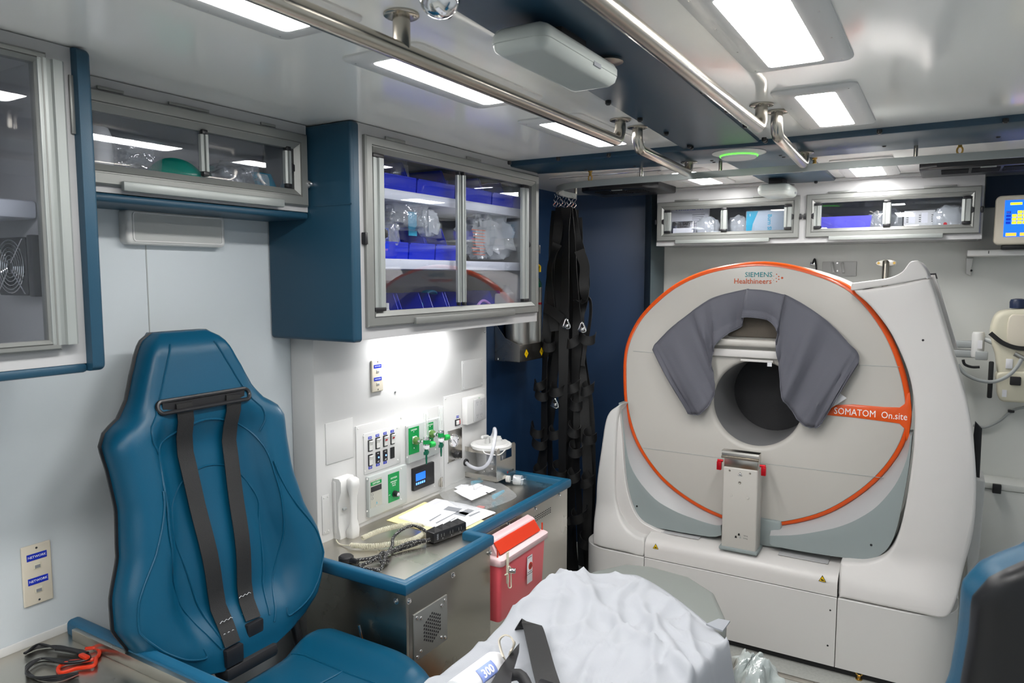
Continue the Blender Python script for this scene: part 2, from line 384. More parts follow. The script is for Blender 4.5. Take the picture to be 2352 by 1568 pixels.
# ---- stainless grab rails ----
RZ=1.873
def rail(x0,y0,x1,y1,label,posts=(),start=True,end=True,r=.0155):
    t=thing('grab_rail',label,'grab rail',(x1,y1,ZC),'stainless ceiling grab rails')
    P=[]
    d=Vector((x1-x0,y1-y0,0)).normalized(); a=Vector((x0,y0,0)); b=Vector((x1,y1,0)); z=RZ; rr=.035
    def pt(v,zz): return (v.x,v.y,zz)
    arc=[(0,1),(.08,.62),(.3,.3),(.62,.08),(1,0)]
    if start: P.append(pt(a,ZC-.004)); P+=[pt(a+d*rr*u,z+rr*v) for u,v in arc]
    else: P.append(pt(a,z))
    if end: P+=[pt(b-d*rr*u,z+rr*v) for u,v in arc[::-1]]; P.append(pt(b,ZC-.004))
    else: P.append(pt(b,z))
    mb=MB(); mb.tube(P,r,16); build(mb,'rail_tube','rail',t)
    for q in posts:
        c=a+d*((q-y0)/d.y); mb=MB(); mb.cyl((c.x,c.y,z),(c.x,c.y,ZC-.003),r*.95,16); build(mb,'post','rail',t)
    fl=[a+d*((q-y0)/d.y) for q in posts]+([a] if start else [])+([b] if end else [])
    for c in fl:
        zc_=ZC-.0205 if 2.42<c.y<2.76 else ZC-.0005
        mb=MB(); mb.lathe((c.x,c.y,zc_),(0,0,-1),[(.030,0),(.030,.003),(.028,.0045),(.013,.0045)],24)
        for k in range(3):
            an=k*2.1+.5; mb.lathe((c.x+.022*math.cos(an),c.y+.022*math.sin(an),zc_-.0035),(0,0,-1),[(.0035,0),(.003,.0025),(.0005,.003)],8)
        build(mb,'flange','rail',t)
    return t
rail(-.795,-1.0,-.807,1.925,'long stainless handrail, left of the white box on the blue beam',posts=(.975,),start=False)
rail(-.415,-1.0,-.430,1.945,'long stainless handrail right of the blue beam, by the largest light',posts=(),start=False)
rail(-.803,2.045,-.835,2.64,'short stainless handrail crossing the blue crossbeam on the left')
rail(-.412,2.045,-.438,2.64,'short stainless handrail crossing the blue crossbeam on the right')
# ---- white boxes on the beam ----
def beambox(x0,x1,y0,y1,zt,zb,label,small=False):
    t=thing('wireless_unit',label,'ceiling device',((x0+x1)/2,(y0+y1)/2,zt),'white plastic boxes hung from the blue ceiling beam')
    f=FR_C(zt); mb=MB(f); h=zt-zb
    P=rrect(x0,x1,y0,y1,.022,6); q=lambda P,n:[(p[0],n,p[1]) for p in P]
    mb.rings([q(off(P,-.02),0),q(off(P,-.006),.006),q(P,h*.35),q(P,h*.62)],True,False); 
    mb.rings([q(P,h*.62),q(off(P,-.0015),h*.63),q(off(P,-.001),h*.65),q(off(P,-.004),h*.85),q(off(P,-.014),h),q(off(P,-.02),h+.001)],False,True)
    build(mb,'case','boxw',t)
    mb=MB(f); mb.box(x1-.003,x1+.0005,h*.55,h*.72,(y0+y1)/2+.03,(y0+y1)/2+.06); build(mb,'badge','inkg',t)
    mb=MB(f); mb.box((x0+x1)/2-.03,(x0+x1)/2+.03,-.03,.004,(y0+y1)/2-.05,(y0+y1)/2+.05,.004); build(mb,'mount','dark',t)
    mb=MB(f); mb.lathe(((x0+x1)/2+.02,-.012,y1+.012),(0,1,0),[(.001,-.002),(.03,-.001),(.032,.002),(.001,.006)],16); build(mb,'cap','rail',t); return t
beambox(-.668,-.560,1.03,1.335,1.906,1.862,'large white rounded box on the blue beam between the two long handrails')
beambox(-.735,-.600,3.28,3.48,1.897,1.848,'smaller white box on the blue beam above the rear cupboards')
# ---- access point ----
p=at(1697,357,'z',1.905); t=thing('access_point','round white disc with a glowing green ring on the blue crossbeam','ceiling device',(p.x,p.y,ZC-.02))
mb=MB(); mb.lathe((p.x,p.y,ZC-.02),(0,0,-1),[(.088,0),(.088,.003),(.066,.010),(.06,.011)],40); build(mb,'base','white',t)
mb=MB(); mb.lathe((p.x,p.y,ZC-.031),(0,0,-1),[(.062,0),(.062,.0035),(.058,.004)],40); build(mb,'light_ring','gled',t)
mb=MB(); mb.lathe((p.x,p.y,ZC-.0345),(0,0,-1),[(.060,0),(.055,.006),(.035,.009),(.001,.010)],40); build(mb,'dome','white',t)
# ---- chrome dome at the very top ----
p=at(1010,-2,'z',1.885); t=thing('dome_camera','shiny chrome ball hanging from the ceiling at the top edge','camera',(p.x,p.y,ZC))
mb=MB(); mb.ball((p.x,p.y,1.888),.029,seg=28); build(mb,'dome','chrome',t)
mb=MB(); mb.cyl((p.x,p.y,1.90),(p.x,p.y,ZC-.001),.012); build(mb,'stem','chrome',t)
# ---- curtain rail ----
t=thing('curtain_rail','pale aluminium curtain track across the rear, curving round at the left','curtain rail',(-.6,2.69,ZC))
CZ=1.868
path=smooth([(XR-.05,2.70),(.16,2.69),(-.4,2.68),(-.9,2.675),(-1.2,2.68),(-1.38,2.72),(-1.47,2.82),(-1.505,2.94),(-1.51,3.08)],8,False)
mb=MB(); V=[Vector((q[0],q[1],0)) for q in path]; rs=[]
for i,q in enumerate(V):
    d=(V[min(i+1,len(V)-1)]-V[max(i-1,0)]).normalized(); nrm=Vector((-d.y,d.x,0)); rs.append([tuple(q+nrm*a+Vector((0,0,CZ+b))) for a,b in ((-.006,-.012),(.006,-.012),(.006,.012),(-.006,.012))])
mb.rings(rs); build(mb,'track','alul',t)
for px,py in ((1455,390),(1316,440),(1640,372),(2133,345)):
    p=at(px,py,'z',1.9); k=min(range(len(V)),key=lambda i:(V[i]-Vector((p.x,p.y,0))).length); q=V[k]
    mb=MB(); mb.cyl((q.x,q.y,CZ+.011),(q.x,q.y,ZC-.001 if not(2.4<q.y<2.79) else ZC-.021),.0065,12); build(mb,'hanger','rail',t)
for px,py,L in ((1336,398,'above the hanging straps'),(1871,375,'beside the right crossing handrail end'),(2205,338,'far right of the rear ceiling')):
    p=at(px,py,'z',1.915); p.y=max(p.y,2.79); m=MB(); m.lathe((p.x,p.y,ZC-.0005),(0,0,-1),[(.009,0),(.009,.004),(.006,.006),(.006,.02),(.001,.022)],14)
    m.tube([(p.x+.008*math.cos(a),p.y,ZC-.030+.012*math.sin(a)) for a in [k*math.pi/6 for k in range(12)]],.003,8,True); tag(build(m,'eye_bolt','brass'),'small brass ceiling eye bolt '+L,'hook','brass ceiling eye bolts')
# thin tie rod on the ceiling
a=at(1243,409,'z',1.92); b=at(1513,392,'z',1.92); m=MB(); m.cyl((a.x,2.86,1.927),(b.x,2.86,1.927),.003,8); tag(build(m,'tie_rod','chrome'),'thin bright rod along the ceiling above the hanging straps','rod')
# ---- ceiling air outlets ----
def vent(x0,x1,y0,y1,label):
    t=thing('air_outlet',label,'air outlet',((x0+x1)/2,(y0+y1)/2,ZC),'black ceiling air outlets'); f=FR_C(ZC); mb=MB(f)
    P=[(x0,y0+.05),(x0+.06,y0),(x1-.06,y0),(x1,y0+.05),(x1,y1),(x0,y1)]; mb.prism(P,0,.032,.01); build(mb,'housing','black',t)
    for k in range(3):
        u=x0+.07+k*(x1-x0-.14)/3; mb=MB(f)
        for j in range(5): mb.box(u+.004,u+(x1-x0-.14)/3-.006,.031,.037,y0+.04+j*.025,y0+.048+j*.025)
        build(mb,'louvre','rubber',t)
    mb=MB(f); mb.box((x0+x1)/2-.02,(x0+x1)/2+.03,.032,.036,y0+.005,y0+.02); build(mb,'tab','alul',t)
vent(-1.56,-1.17,3.20,3.50,'black ceiling air outlet on the left, above the navy corner panel')
vent(-.12,.32,3.22,3.50,'black ceiling air outlet on the right, above the touch screen')
# ================= CUPBOARDS =================
def rect(u0,u1,w0,w1,d,n): return [(u0+d,n,w0+d),(u1-d,n,w0+d),(u1-d,n,w1-d),(u0+d,n,w1-d)]
def frame(fr,u0,u1,w0,w1,fw,t,mt='alu',name='door_frame'):
    mb=MB(fr); mb.rings([rect(u0,u1,w0,w1,0,0),rect(u0,u1,w0,w1,0,.010),rect(u0,u1,w0,w1,.004,.015),rect(u0,u1,w0,w1,fw*.55,.015),rect(u0,u1,w0,w1,fw*.58,.011),rect(u0,u1,w0,w1,fw*.64,.011),rect(u0,u1,w0,w1,fw*.66,.014),rect(u0,u1,w0,w1,fw*.82,.010),rect(u0,u1,w0,w1,fw,.005),rect(u0,u1,w0,w1,fw,-.012)],False,False)
    return build(mb,name,mt,t,ang=20)
def handle_strip(fr,u0,u1,w0,w1,n,t,caps=True,latch=0):
    mb=MB(fr); W=u1-u0; c=(u0+u1)/2
    P=[(u0,n,0),(u0,n+.010,0),(u0+W*.3,n+.013,0),(u0+W*.34,n+.009,0),(u0+W*.5,n+.009,0),(u0+W*.54,n+.015,0),(u1-W*.1,n+.015,0),(u1,n+.011,0),(u1,n,0)]
    mb.rings([[(p[0],p[1],z) for p in P] for z in (w0,w1)]); o=build(mb,'pull_strip','alul',t,ang=20)
    if caps:
        for z0,z1 in ((w0-.012,w0),(w1,w1+.012)):
            mb=MB(fr); mb.box(u0+.002,u1-.002,n,n+.015,z0,z1,.002); build(mb,'end_cap','black',t)
    if latch:
        mb=MB(fr); z=(w0+w1)/2; mb.prism([(u0+W*.5+latch*W*.5,z-.014),(u0+W*.5+latch*(W*.5+.012),z-.009),(u0+W*.5+latch*(W*.5+.012),z+.009),(u0+W*.5+latch*W*.5,z+.014)],n+.002,n+.014,.002); build(mb,'catch','black',t)
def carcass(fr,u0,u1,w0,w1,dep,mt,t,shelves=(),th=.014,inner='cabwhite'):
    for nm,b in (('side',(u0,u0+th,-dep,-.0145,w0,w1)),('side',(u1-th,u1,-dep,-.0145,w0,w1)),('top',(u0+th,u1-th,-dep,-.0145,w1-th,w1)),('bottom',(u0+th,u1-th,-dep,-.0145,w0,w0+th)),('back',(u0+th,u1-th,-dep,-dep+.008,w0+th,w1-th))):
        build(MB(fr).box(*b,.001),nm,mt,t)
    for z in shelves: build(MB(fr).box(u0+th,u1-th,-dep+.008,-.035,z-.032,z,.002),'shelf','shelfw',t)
def face_border(fr,u0,u1,w0,w1,iu0,iu1,iw0,iw1,t,mt='cabwhite'):
    mb=MB(fr); o=[(u0,0,w0),(u1,0,w0),(u1,0,w1),(u0,0,w1)]; i=[(iu0,0,iw0),(iu1,0,iw0),(iu1,0,iw1),(iu0,0,iw1)]; q=lambda P,n:[(a,n,c) for a,_,c in P]
    mb.rings([q(i,-.014),q(o,-.014),q(o,0),q(i,0),q(i,-.014)],False,False); build(mb,'face_frame',mt,t)
def hinge(fr,u0,u1,w0,w1,n,t):
    mb=MB(fr); mb.box(u0,u1,n,n+.004,w0,w1,.001); build(mb,'hinge','alu',t)
# --- big blue-edged cupboard over the console (blue bins) ---
f=FR_L(XC); t=thing('cupboard','white wall cupboard with glass doors full of blue bins above the console','cabinet',(XC,2.08,1.313)); CAB2=t
u0,u1,w0,w1=1.560,2.615,1.313,ZC-.002
fu0,fu1,fw0,fw1=1.585,2.605,1.350,1.902
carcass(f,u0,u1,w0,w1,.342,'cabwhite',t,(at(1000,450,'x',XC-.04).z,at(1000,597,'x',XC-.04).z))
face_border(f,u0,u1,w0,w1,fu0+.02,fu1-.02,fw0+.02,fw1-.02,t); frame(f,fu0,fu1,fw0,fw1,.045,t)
gu0,gu1,gw0,gw1=fu0+.045,fu1-.045,fw0+.045,fw1-.045
um=at(1057,500,'x',XC).y
build(MB(f).box(gu0-.004,um+.004,-.002,.001,gw0-.004,gw1+.004),'pane','glass',t)
build(MB(f).box(um-.006,gu1+.004,-.009,-.006,gw0-.004,gw1+.004),'pane','glass',t)
a=at(853,400,'x',XC+.01).y; b=at(881,400,'x',XC+.01).y; handle_strip(f,a,b,gw0+.012,gw1-.014,.001,t,True,1)
a=at(1198,500,'x',XC).y; b=at(1212,500,'x',XC).y; handle_strip(f,a,b,gw0+.014,gw1-.012,-.006,t,True,1)
handle_strip(f,um-.017,um-.004,gw0+.014,gw1-.014,-.008,t); handle_strip(f,um+.002,um+.015,gw0+.014,gw1-.014,.0,t)
a=at(943,740,'x',XC).y; b=at(1172,725,'x',XC).y; build(MB(f).box(a,b,.010,.024,1.348,1.370,.003),'door_pull','alu',t)
for px in (905,1085): 
    y=at(px,345,'x',XC).y; hinge(f,y-.045,y+.045,1.902,1.912,.004,t)
for yy in (1.580,2.612): build(MB(f).box(yy-.006,yy+.006,0,.016,1.59,1.625,.003),'catch','black',t)
# blue upholstered end panel
mb=MB(FR_B(1.560)); mb.prism(rrect(XL+.002,-1.447,1.308,ZC-.002,.012),0,.030,.010,4); build(mb,'end_panel','blue',t)
mb=MB(FR_B(1.560)); mb.prism(rrect(-1.60,-1.447,1.70,1.704,.001),.0298,.0312); build(mb,'piping','blue',t)
# --- shallow cupboard over the seat ---
XS=-1.619; f=FR_L(XS); t=thing('cupboard','shallow glass-fronted wall cupboard with a teal bowl, above the blue seat','cabinet',(XS,1.17,1.665)); CAB1=t
u0,u1,w0,w1=.815,1.527,1.685,ZC-.002; fu0,fu1,fw0,fw1=.822,1.52,1.700,1.905
carcass(f,u0,u1,w0,w1,.178,'cabwhite',t); face_border(f,u0,u1,w0,w1,fu0+.02,fu1-.02,fw0+.02,fw1-.02,t); frame(f,fu0,fu1,fw0,fw1,.046,t)
gu0,gu1,gw0,gw1=fu0+.046,fu1-.046,fw0+.046,fw1-.040; um=at(464,340,'x',XS).y
build(MB(f).box(gu0-.004,um+.004,-.002,.001,gw0-.004,gw1+.004),'pane','glass',t); build(MB(f).box(um-.006,gu1+.004,-.009,-.006,gw0-.004,gw1+.004),'pane','glass',t)
handle_strip(f,um-.010,um+.010,gw0+.014,gw1-.014,.0,t); handle_strip(f,gu1-.030,gu1-.010,gw0+.014,gw1-.014,-.006,t,True,1)
a=at(270,430,'x',XS).y; b=at(640,470,'x',XS).y; build(MB(f).box(a,b,.012,.026,1.690,1.712,.003),'door_pull','alul',t)
for px,L in ((250,.06),(430,.11),(610,.05)):
    y=at(px,210,'x',XS).y; hinge(f,y-L/2,y+L/2,1.907,1.914,.004,t)
mb=MB(f); mb.box(u0,u1,-.178,.004,1.664,1.684,.008,4); build(mb,'bottom_trim','blue',t)
mb=MB(f); mb.lathe((1.524,.008,1.765),(0,1,0),[(.012,0),(.012,.006),(.007,.016),(.001,.018)],16); build(mb,'catch','chrome',t)
# --- near cupboard at the left edge ---
f=FR_L(XC); t=thing('cupboard','white cupboard at the left edge with a dark glass door and blue padded edge','cabinet',(XC,.3,1.315)); CAB0=t
u0,u1,w0,w1=-.35,.783,1.328,ZC-.002
carcass(f,u0,u1,w0,w1,.342,'cabwhite',t); 
gu1=at(101,450,'x',XC).y; gw1=at(50,140,'x',XC).z; gw0=at(50,775,'x',XC).z
face_border(f,u0,u1,w0,w1,u0+.05,gu1+.01,gw0-.015,gw1+.012,t)
frame(f,u0+.04,gu1+.012,gw0-.028,gw1+.022,.02,t); build(MB(f).box(u0+.055,gu1+.01,-.004,.001,gw0-.012,gw1+.01),'pane','glass',t)
a=at(101,450,'x',XC+.01).y; b=at(160,450,'x',XC+.01).y; handle_strip(f,a,b,gw0-.018,gw1+.012,.003,t,False)
for py in (240,700):
    p=at(166,py,'x',XC+.004); hinge(f,p.y-.004,p.y+.004,p.z-.055,p.z+.055,.002,t)
mb=MB(FR_B(.783)); mb.prism(rrect(XL+.002,-1.434,1.313,ZC-.003,.012),0,-.028,.010,4); build(mb,'edge_pad','blue',t)
build(MB(f).box(u0,u1,-.342,.004,1.310,1.328,.006),'bottom_trim','blue',t)
sp=at(60,478,'x',XC-.12); build(MB(f).box(u0+.02,at(85,470,'x',XC-.12).y,-.34,-.12,sp.z-.02,sp.z+.016,.006),'shelf','shelfw',t)
build(MB(f).box(u0+.02,u1-.02,-.335,-.30,sp.z-.075,sp.z-.070),'ledge','grey',t)
# fan inside it
YFN=.735; p=at(28,612,'y',YFN); c0=Vector((0,p.x,p.z)); s=.058
t=thing('cooling_fan','black square cooling fan with a wire guard inside the left-edge cupboard','fan',(c0.y,YFN,c0.z)); f=FR_B(YFN)
P=rrect(c0.y-s,c0.y+s,c0.z-s,c0.z+s,.008); mb=MB(f); q=lambda P,n:[(a[0],n,a[1]) for a in P]
ci=[(c0.y+s*.88*math.cos(R(45)+2*math.pi*i/24),c0.z+s*.88*math.sin(R(45)+2*math.pi*i/24)) for i in range(24)]
mb.rings([q(P,-.03),q(P,0),q(ci,0),q(ci,-.028)],True,True); build(mb,'housing','black',t)
for k in range(7):
    mb=MB(f); a=2*math.pi*k/7; 
    mb.grid(lambda i,j:(c0.y+(.018+.032*i)*math.cos(a+.55*j),-.022+.014*j,c0.z+(.018+.032*i)*math.sin(a+.55*j)),3,4); build(mb,'blade','rubber',t,thick=.002)
mb=MB(f); mb.cyl((c0.y,-.028,c0.z),(c0.y,-.004,c0.z),.02); build(mb,'hub','black',t)
mb=MB(f)
for rr in (.014,.022,.030,.038,.046,.053): mb.tube([(c0.y+rr*math.cos(2*math.pi*i/28),.004,c0.z+rr*math.sin(2*math.pi*i/28)) for i in range(28)],.0011,5,True)
for a in range(4): 
    an=R(45+90*a); mb.tube([(c0.y+.01*math.cos(an),.005,c0.z+.01*math.sin(an)),(c0.y+.076*math.cos(an),.004,c0.z+.076*math.sin(an))],.0014,5)
build(mb,'wire_guard','chrome',t)
bx=Vector((0,c0.y+s+.014,0)); tag(build(MB(f).box(bx.y-.012,bx.y+.008,-.03,.0,c0.z-.06,c0.z+.062,.003),'fan_bracket','black'),'black metal plate right of the cooling fan in the left-edge cupboard','bracket')
# --- rear cupboards ---
YR=3.575; f=FR_B(YR); t=thing('rear_cabinet','pair of low glass-fronted cupboards under the ceiling above the scanner','cabinet',(-.6,YR,1.655)); CABR=t
u0,u1,w0,w1=-1.292,.107,1.652,ZC-.002
um=at(1843,500,'y',YR).x
carcass(f,u0,u1,w0,w1,.275,'cabwhite',t)
build(MB(f).box(um-.012,um+.012,-.26,-.0145,w0+.014,w1-.014),'partition','cabwhite',t)
L=[at(1511,463,'y',YR),at(1835,548,'y',YR)]; Rr=[at(1854,447,'y',YR),at(2250,541,'y',YR)]
D=[(L[0].x,L[1].x,w0+.022,at(1511,466,'y',YR).z),(Rr[0].x,Rr[1].x,w0+.022,at(2200,429,'y',YR).z)]
mb=MB(f)
for (a,b,c,d),(x0,x1) in zip(D,((u0,um),(um,u1))):
    o=[(x0,0,w0),(x1,0,w0),(x1,0,w1),(x0,0,w1)]; i=[(a+.02,0,c+.02),(b-.02,0,c+.02),(b-.02,0,d-.02),(a+.02,0,d-.02)]; q=lambda P,n:[(m[0],n,m[2]) for m in P]
    mb.rings([q(o,-.012),q(o,0),q(i,0),q(i,-.012)],False,False)
build(mb,'face_frame','cabwhite',t)
for (a,b,c,d),pm,(h0,h1) in zip(D,((1654,1674),(2028,2046)),(((1528,1541),(1803,1818)),((1871,1885),(2210,2228)))):
    frame(f,a,b,c,d,.040,t)
    build(MB(f).box(a+.036,b-.036,-.004,-.001,c+.036,d-.036),'pane','glass',t)
    x=at(sum(pm)/2,500,'y',YR).x; handle_strip(f,x-.016,x+.016,c+.052,d-.052,.0,t)
    for k,hh in enumerate((h0,h1)):
        x0,x1=at(hh[0],500,'y',YR).x,at(hh[1],500,'y',YR).x; handle_strip(f,x0-.003,x1+.003,c+.052,d-.052,.0,t,True,-1 if k==0 else 1)
    build(MB(f).box(a+.10,b-.13,.010,.022,c-.014,c+.004,.003),'door_pull','alul',t)
    for q in (.22,.78): x=a+(b-a)*q; hinge(f,x-.06,x+.06,d+.001,d+.009,.004,t)
    for x in (a-.006,b+.004): build(MB(f).box(x-.005,x+.006,0,.014,(c+d)/2-.013,(c+d)/2+.013,.004),'catch','black',t)
# moulding between cupboards and ceiling
struct(MB(FR_B(YR)).box(u0,u1,-.02,.03,ZC-.012,ZC-.001,.003),'trim_6','cabwhite')
# under-cupboard lamp
p0=at(940,778,'x',-1.60); p=at(1015,757,'x',-1.62)
t=thing('under_cabinet_light','small lamp under the blue bin cupboard washing the console white','lamp',(-1.60,2.05,1.312))
build(MB().box(-1.625,-1.585,1.89,2.29,1.300,1.312,.003),'housing','ledf',t)
ul=mat('under_cabinet_glow',(.9,.9,.9),.4,emit=(1,1,1),es=LED*1.6); mb=MB(); mb.box(-1.617,-1.593,1.90,2.28,1.296,1.301); build(mb,'diffuser',ul,t)
# ================= CT SCANNER =================
YD=3.0; YBASE=2.86
T=thing('ct_scanner','large white scanner with a round orange-rimmed front and central bore','medical scanner',(-.65,3.1,0)); CT=T
FD=FR_B(YD)
def PL(pts,Y,z=True): return [(lambda p:(p.x,p.z))(at(a,b,'y',Y)) for a,b in pts]
ring=[(1430,880),(1434,800),(1462,735),(1510,682),(1570,640),(1650,612),(1755,600),(1860,618),(1960,662),(2035,750),(2078,850),(2094,945),(2083,1010),(2040,1080),(1970,1143),(1880,1190),(1770,1211),(1690,1203),(1600,1165),(1520,1105),(1465,1030),(1438,955)]
RO=smooth(PL(ring,YD),6); N=len(RO); bc=Vector((-.650,.981))
def ringscale(P,d): return off(P,-d)
q=lambda P,n:[(p[0],n,p[1]) for p in P]
ang=[math.atan2(p[1]-bc.y,p[0]-bc.x) for p in RO]
cc=lambda r:[(bc.x+r*math.cos(a),bc.y+r*math.sin(a)) for a in ang]
RI=off(RO,-.018)
# orange rim
mb=MB(FD); mb.rings([q(off(RO,-.001),-.03),q(RO,-.012),q(off(RO,-.003),-.003),q(off(RO,-.008),.0005),q(RI,.001),q(RI,-.004)],False,False); build(mb,'rim_trim','orange',T,ang=60)
# white front annulus with rolled lip into the bore
mb=MB(FD); mid=[tuple(Vector(a)*.5+Vector(b)*.5) for a,b in zip(RI,cc(.2))]
mb.rings([q(RI,-.003),q(off(RI,-.001),.001),q(off(RI,-.004),.002),q(mid,.003),q(cc(.196),.003),q(cc(.186),0),q(cc(.179),-.007),q(cc(.176),-.02)],False,False); build(mb,'front_cover','ctw',T,ang=60)
mb=MB(FD); mb.rings([q(cc(.176),-.02),q(cc(.1745),-.10),q(cc(.172),-.36)],False,False); build(mb,'bore_liner','bore',T,ang=60)
mb=MB(FR_B(YD+.34)); mb.grid(lambda u,v:(bc.x+.172*v*math.cos(2*math.pi*u),-.004+.025*(1-v*v),bc.y+.172*v*math.sin(2*math.pi*u)),48,8); build(mb,'bore_cover','boredark',T,ang=80,recalc=False)
# drum body behind the front
RB=[tuple(Vector((-.65,1.02))+(Vector(p)-Vector((-.65,1.02)))*1.0) for p in RO]
mb=MB(FD); mb.rings([q(off(RO,-.006),-.02),q(off(RO,-.004),-.05),q(off(RO,-.01),-.42),q(off(RO,-.05),-.46)],False,True)
bld=build(mb,'drum','cts',T,ang=50)
# seams across the front
for (x0,y0),(x1,y1) in (((1455,806),(1504,810)),((1968,838),(2066,842)),((1478,1028),(1662,1052)),((1748,1063),(2030,1097))):
    a,b=PL([(x0,y0),(x1,y1)],YD); mb=MB(FD); z=(a[1]+b[1])/2; mb.tube([(a[0],.0032,a[1]),(b[0],.0032,b[1])],.0011,6); build(mb,'seam','grey',T)
# orange band to the right of the bore
band=[(1880,952),(1903,930),(1960,928),(2030,934),(2066,935),(2078,927),(2083,905),(2090,900),(2094,945),(2088,1000),(2082,1012),(2079,985),(2066,972),(2030,967),(1960,958),(1892,952)]
mb=MB(FD); mb.prism(PL(band,YD),.001,.0055,.0015,2); bd=build(mb,'orange_band','orange',T)
p=at(2001,949,'y',YD); text('SOMATOM  On.site',.036,p.x-.004,p.z-.002,.0056,FD,'wprint',bd,sx=.82,bold=0)
p=at(1743,631,'y',YD); text('SIEMENS',.0275,p.x,p.z,.0045,FD,'teal',T,sx=1.05,bold=0)
p=at(1729,646,'y',YD); text('Healthineers',.0295,p.x,p.z,.0045,FD,'rust',T,sx=.98,bold=.0002)
for dx,dz,r in ((0,0,.0042),(-8,3,.0026),(-8,-3,.0026) ,(-13,8,.0022),(-13,-8,.0022),(-14,1,.0019),(-20,5,.0014),(-20,-4,.0014),(-23,1,.001)):
    p=at(1797+dx*.98,638+dz*1.05,'y',YD); mb=MB(FD); mb.cyl((p.x,.003,p.z),(p.x,.0045,p.z),r,16); build(mb,'logo_dot','rust',T)
# faint mesh disc print on the lower front is plain white; head holder recess above the bore
g=lambda px,py:(lambda p:(p.x,p.z))(at(px,py,'y',YD-.02))
a=g(1672,732); b=g(1800,778)
mb=MB(FD); mb.box(a[0],b[0],.004,.020,b[1],a[1]+.012,.006,3); build(mb,'felt_pad','brownf',T)
a=g(1640,776); b=g(1800,800); mb=MB(FD); mb.prism(rrect(a[0]-.0,b[0],b[1],a[1],.01,4),.0,.040,.012,4); build(mb,'head_bar','ctw',T)
a=g(1634,800); b=g(1800,826); mb=MB(FD); mb.box(a[0],b[0],.0,.022,b[1],a[1]+.002,.005,2); build(mb,'head_bar_cover','cts',T)
a=g(1700,824); b=g(1775,834); mb=MB(FD); mb.box(a[0],b[0],-.03,.016,b[1],a[1],.003); build(mb,'bore_lip','cts',T)
a=g(1762,831); b=g(1772,842); mb=MB(FD); mb.box(a[0],b[0],.014,.016,b[1],a[1]); build(mb,'tag','paper',T)
# ---- base ----
xs0,xs1=-1.063,-.303
def plan(x0,x1,y0,y1,rl=0,rr=0,k=10):
    o=[(x0,y1)]
    if rl: o+=[(x0+rl-rl*math.cos(math.pi/2*i/k),y0+rl-rl*math.sin(math.pi/2*i/k)) for i in range(k+1)]
    else: o.append((x0,y0))
    if rr: o+=[(x1-rr+rr*math.sin(math.pi/2*i/k),y0+rr-rr*math.cos(math.pi/2*i/k)) for i in range(k+1)]
    else: o.append((x1,y0))
    o.append((x1,y1)); return o
XL0,XR0=-1.372,.085
mb=MB(FR_T(0)); mb.prism(plan(XL0+.025,XR0-.025,YBASE+.02,3.4,.14,.16),.002,.298); build(mb,'plinth','dark',T)
fl=FR_T(0)
for nm,(x0,x1,rl,rr) in (('left',(XL0,xs0-.0015,.13,0)),('mid',(xs0+.0015,xs1-.0015,0,0)),('right',(xs1+.0015,XR0,0,.16))):
    mb=MB(fl); pl=plan(x0,x1,YBASE,3.46,rl,rr); mb.prism(pl,.03,.2995,.002,1); build(mb,'base_panel','ctb',T)
    if nm=='mid':
        mb=MB(fl); P=plan(x0,x1,YBASE,3.2); 
        prof=[(YBASE,.303),(YBASE,.345),(YBASE+.004,.362),(YBASE+.014,.376),(YBASE+.03,.384),(YBASE+.08,.392),(3.2,.398)]
        mb=MB(); mb.rings([[ (x,y,z) for x in (x0,x1)] for y,z in prof],False,False,close=False); build(mb,'base_top','cts',T)
# hatch outlines on the base top
for (x0,x1) in ((at(1500,1240,'z',.39).x,at(1606,1240,'z',.39).x),(at(1795,1262,'z',.39).x,at(1905,1290,'z',.39).x)):
    mb=MB(FR_T(0)); mb.box(x0,x1,.3935,.3975,2.935,3.06,.0015); build(mb,'hatch','cabwhite',T)
def warn(px,py,col,Y,name='warning_sticker',s=.0115,par=T):
    p=at(px,py,'y',Y); f=FR_B(Y); mb=MB(f); mb.prism([(p.x-s,p.z-s*.9),(p.x+s,p.z-s*.9),(p.x,p.z+s*.95)],.0002,.0012); o=build(mb,name,'ink',par)
    mb=MB(f); k=.80; mb.prism([(p.x-s*k,p.z-s*.78),(p.x+s*k,p.z-s*.78),(p.x,p.z+s*.7)],.0012,.0016); build(mb,'sticker_face',col,o)
    mb=MB(f); mb.box(p.x-s*.35,p.x+s*.45,.0016,.0019,p.z-s*.6,p.z-s*.42); mb.box(p.x-s*.3,p.x-s*.1,.0016,.0019,p.z-s*.6,p.z-s*.05); mb.box(p.x-s*.1,p.x+s*.35,.0016,.0019,p.z-s*.42,p.z-s*.25); build(mb,'hand_symbol','ink',o)
warn(1506,1254,'yel',YBASE-.0005,s=.0125); warn(1889,1328,'yel',YBASE-.0005,s=.0135)
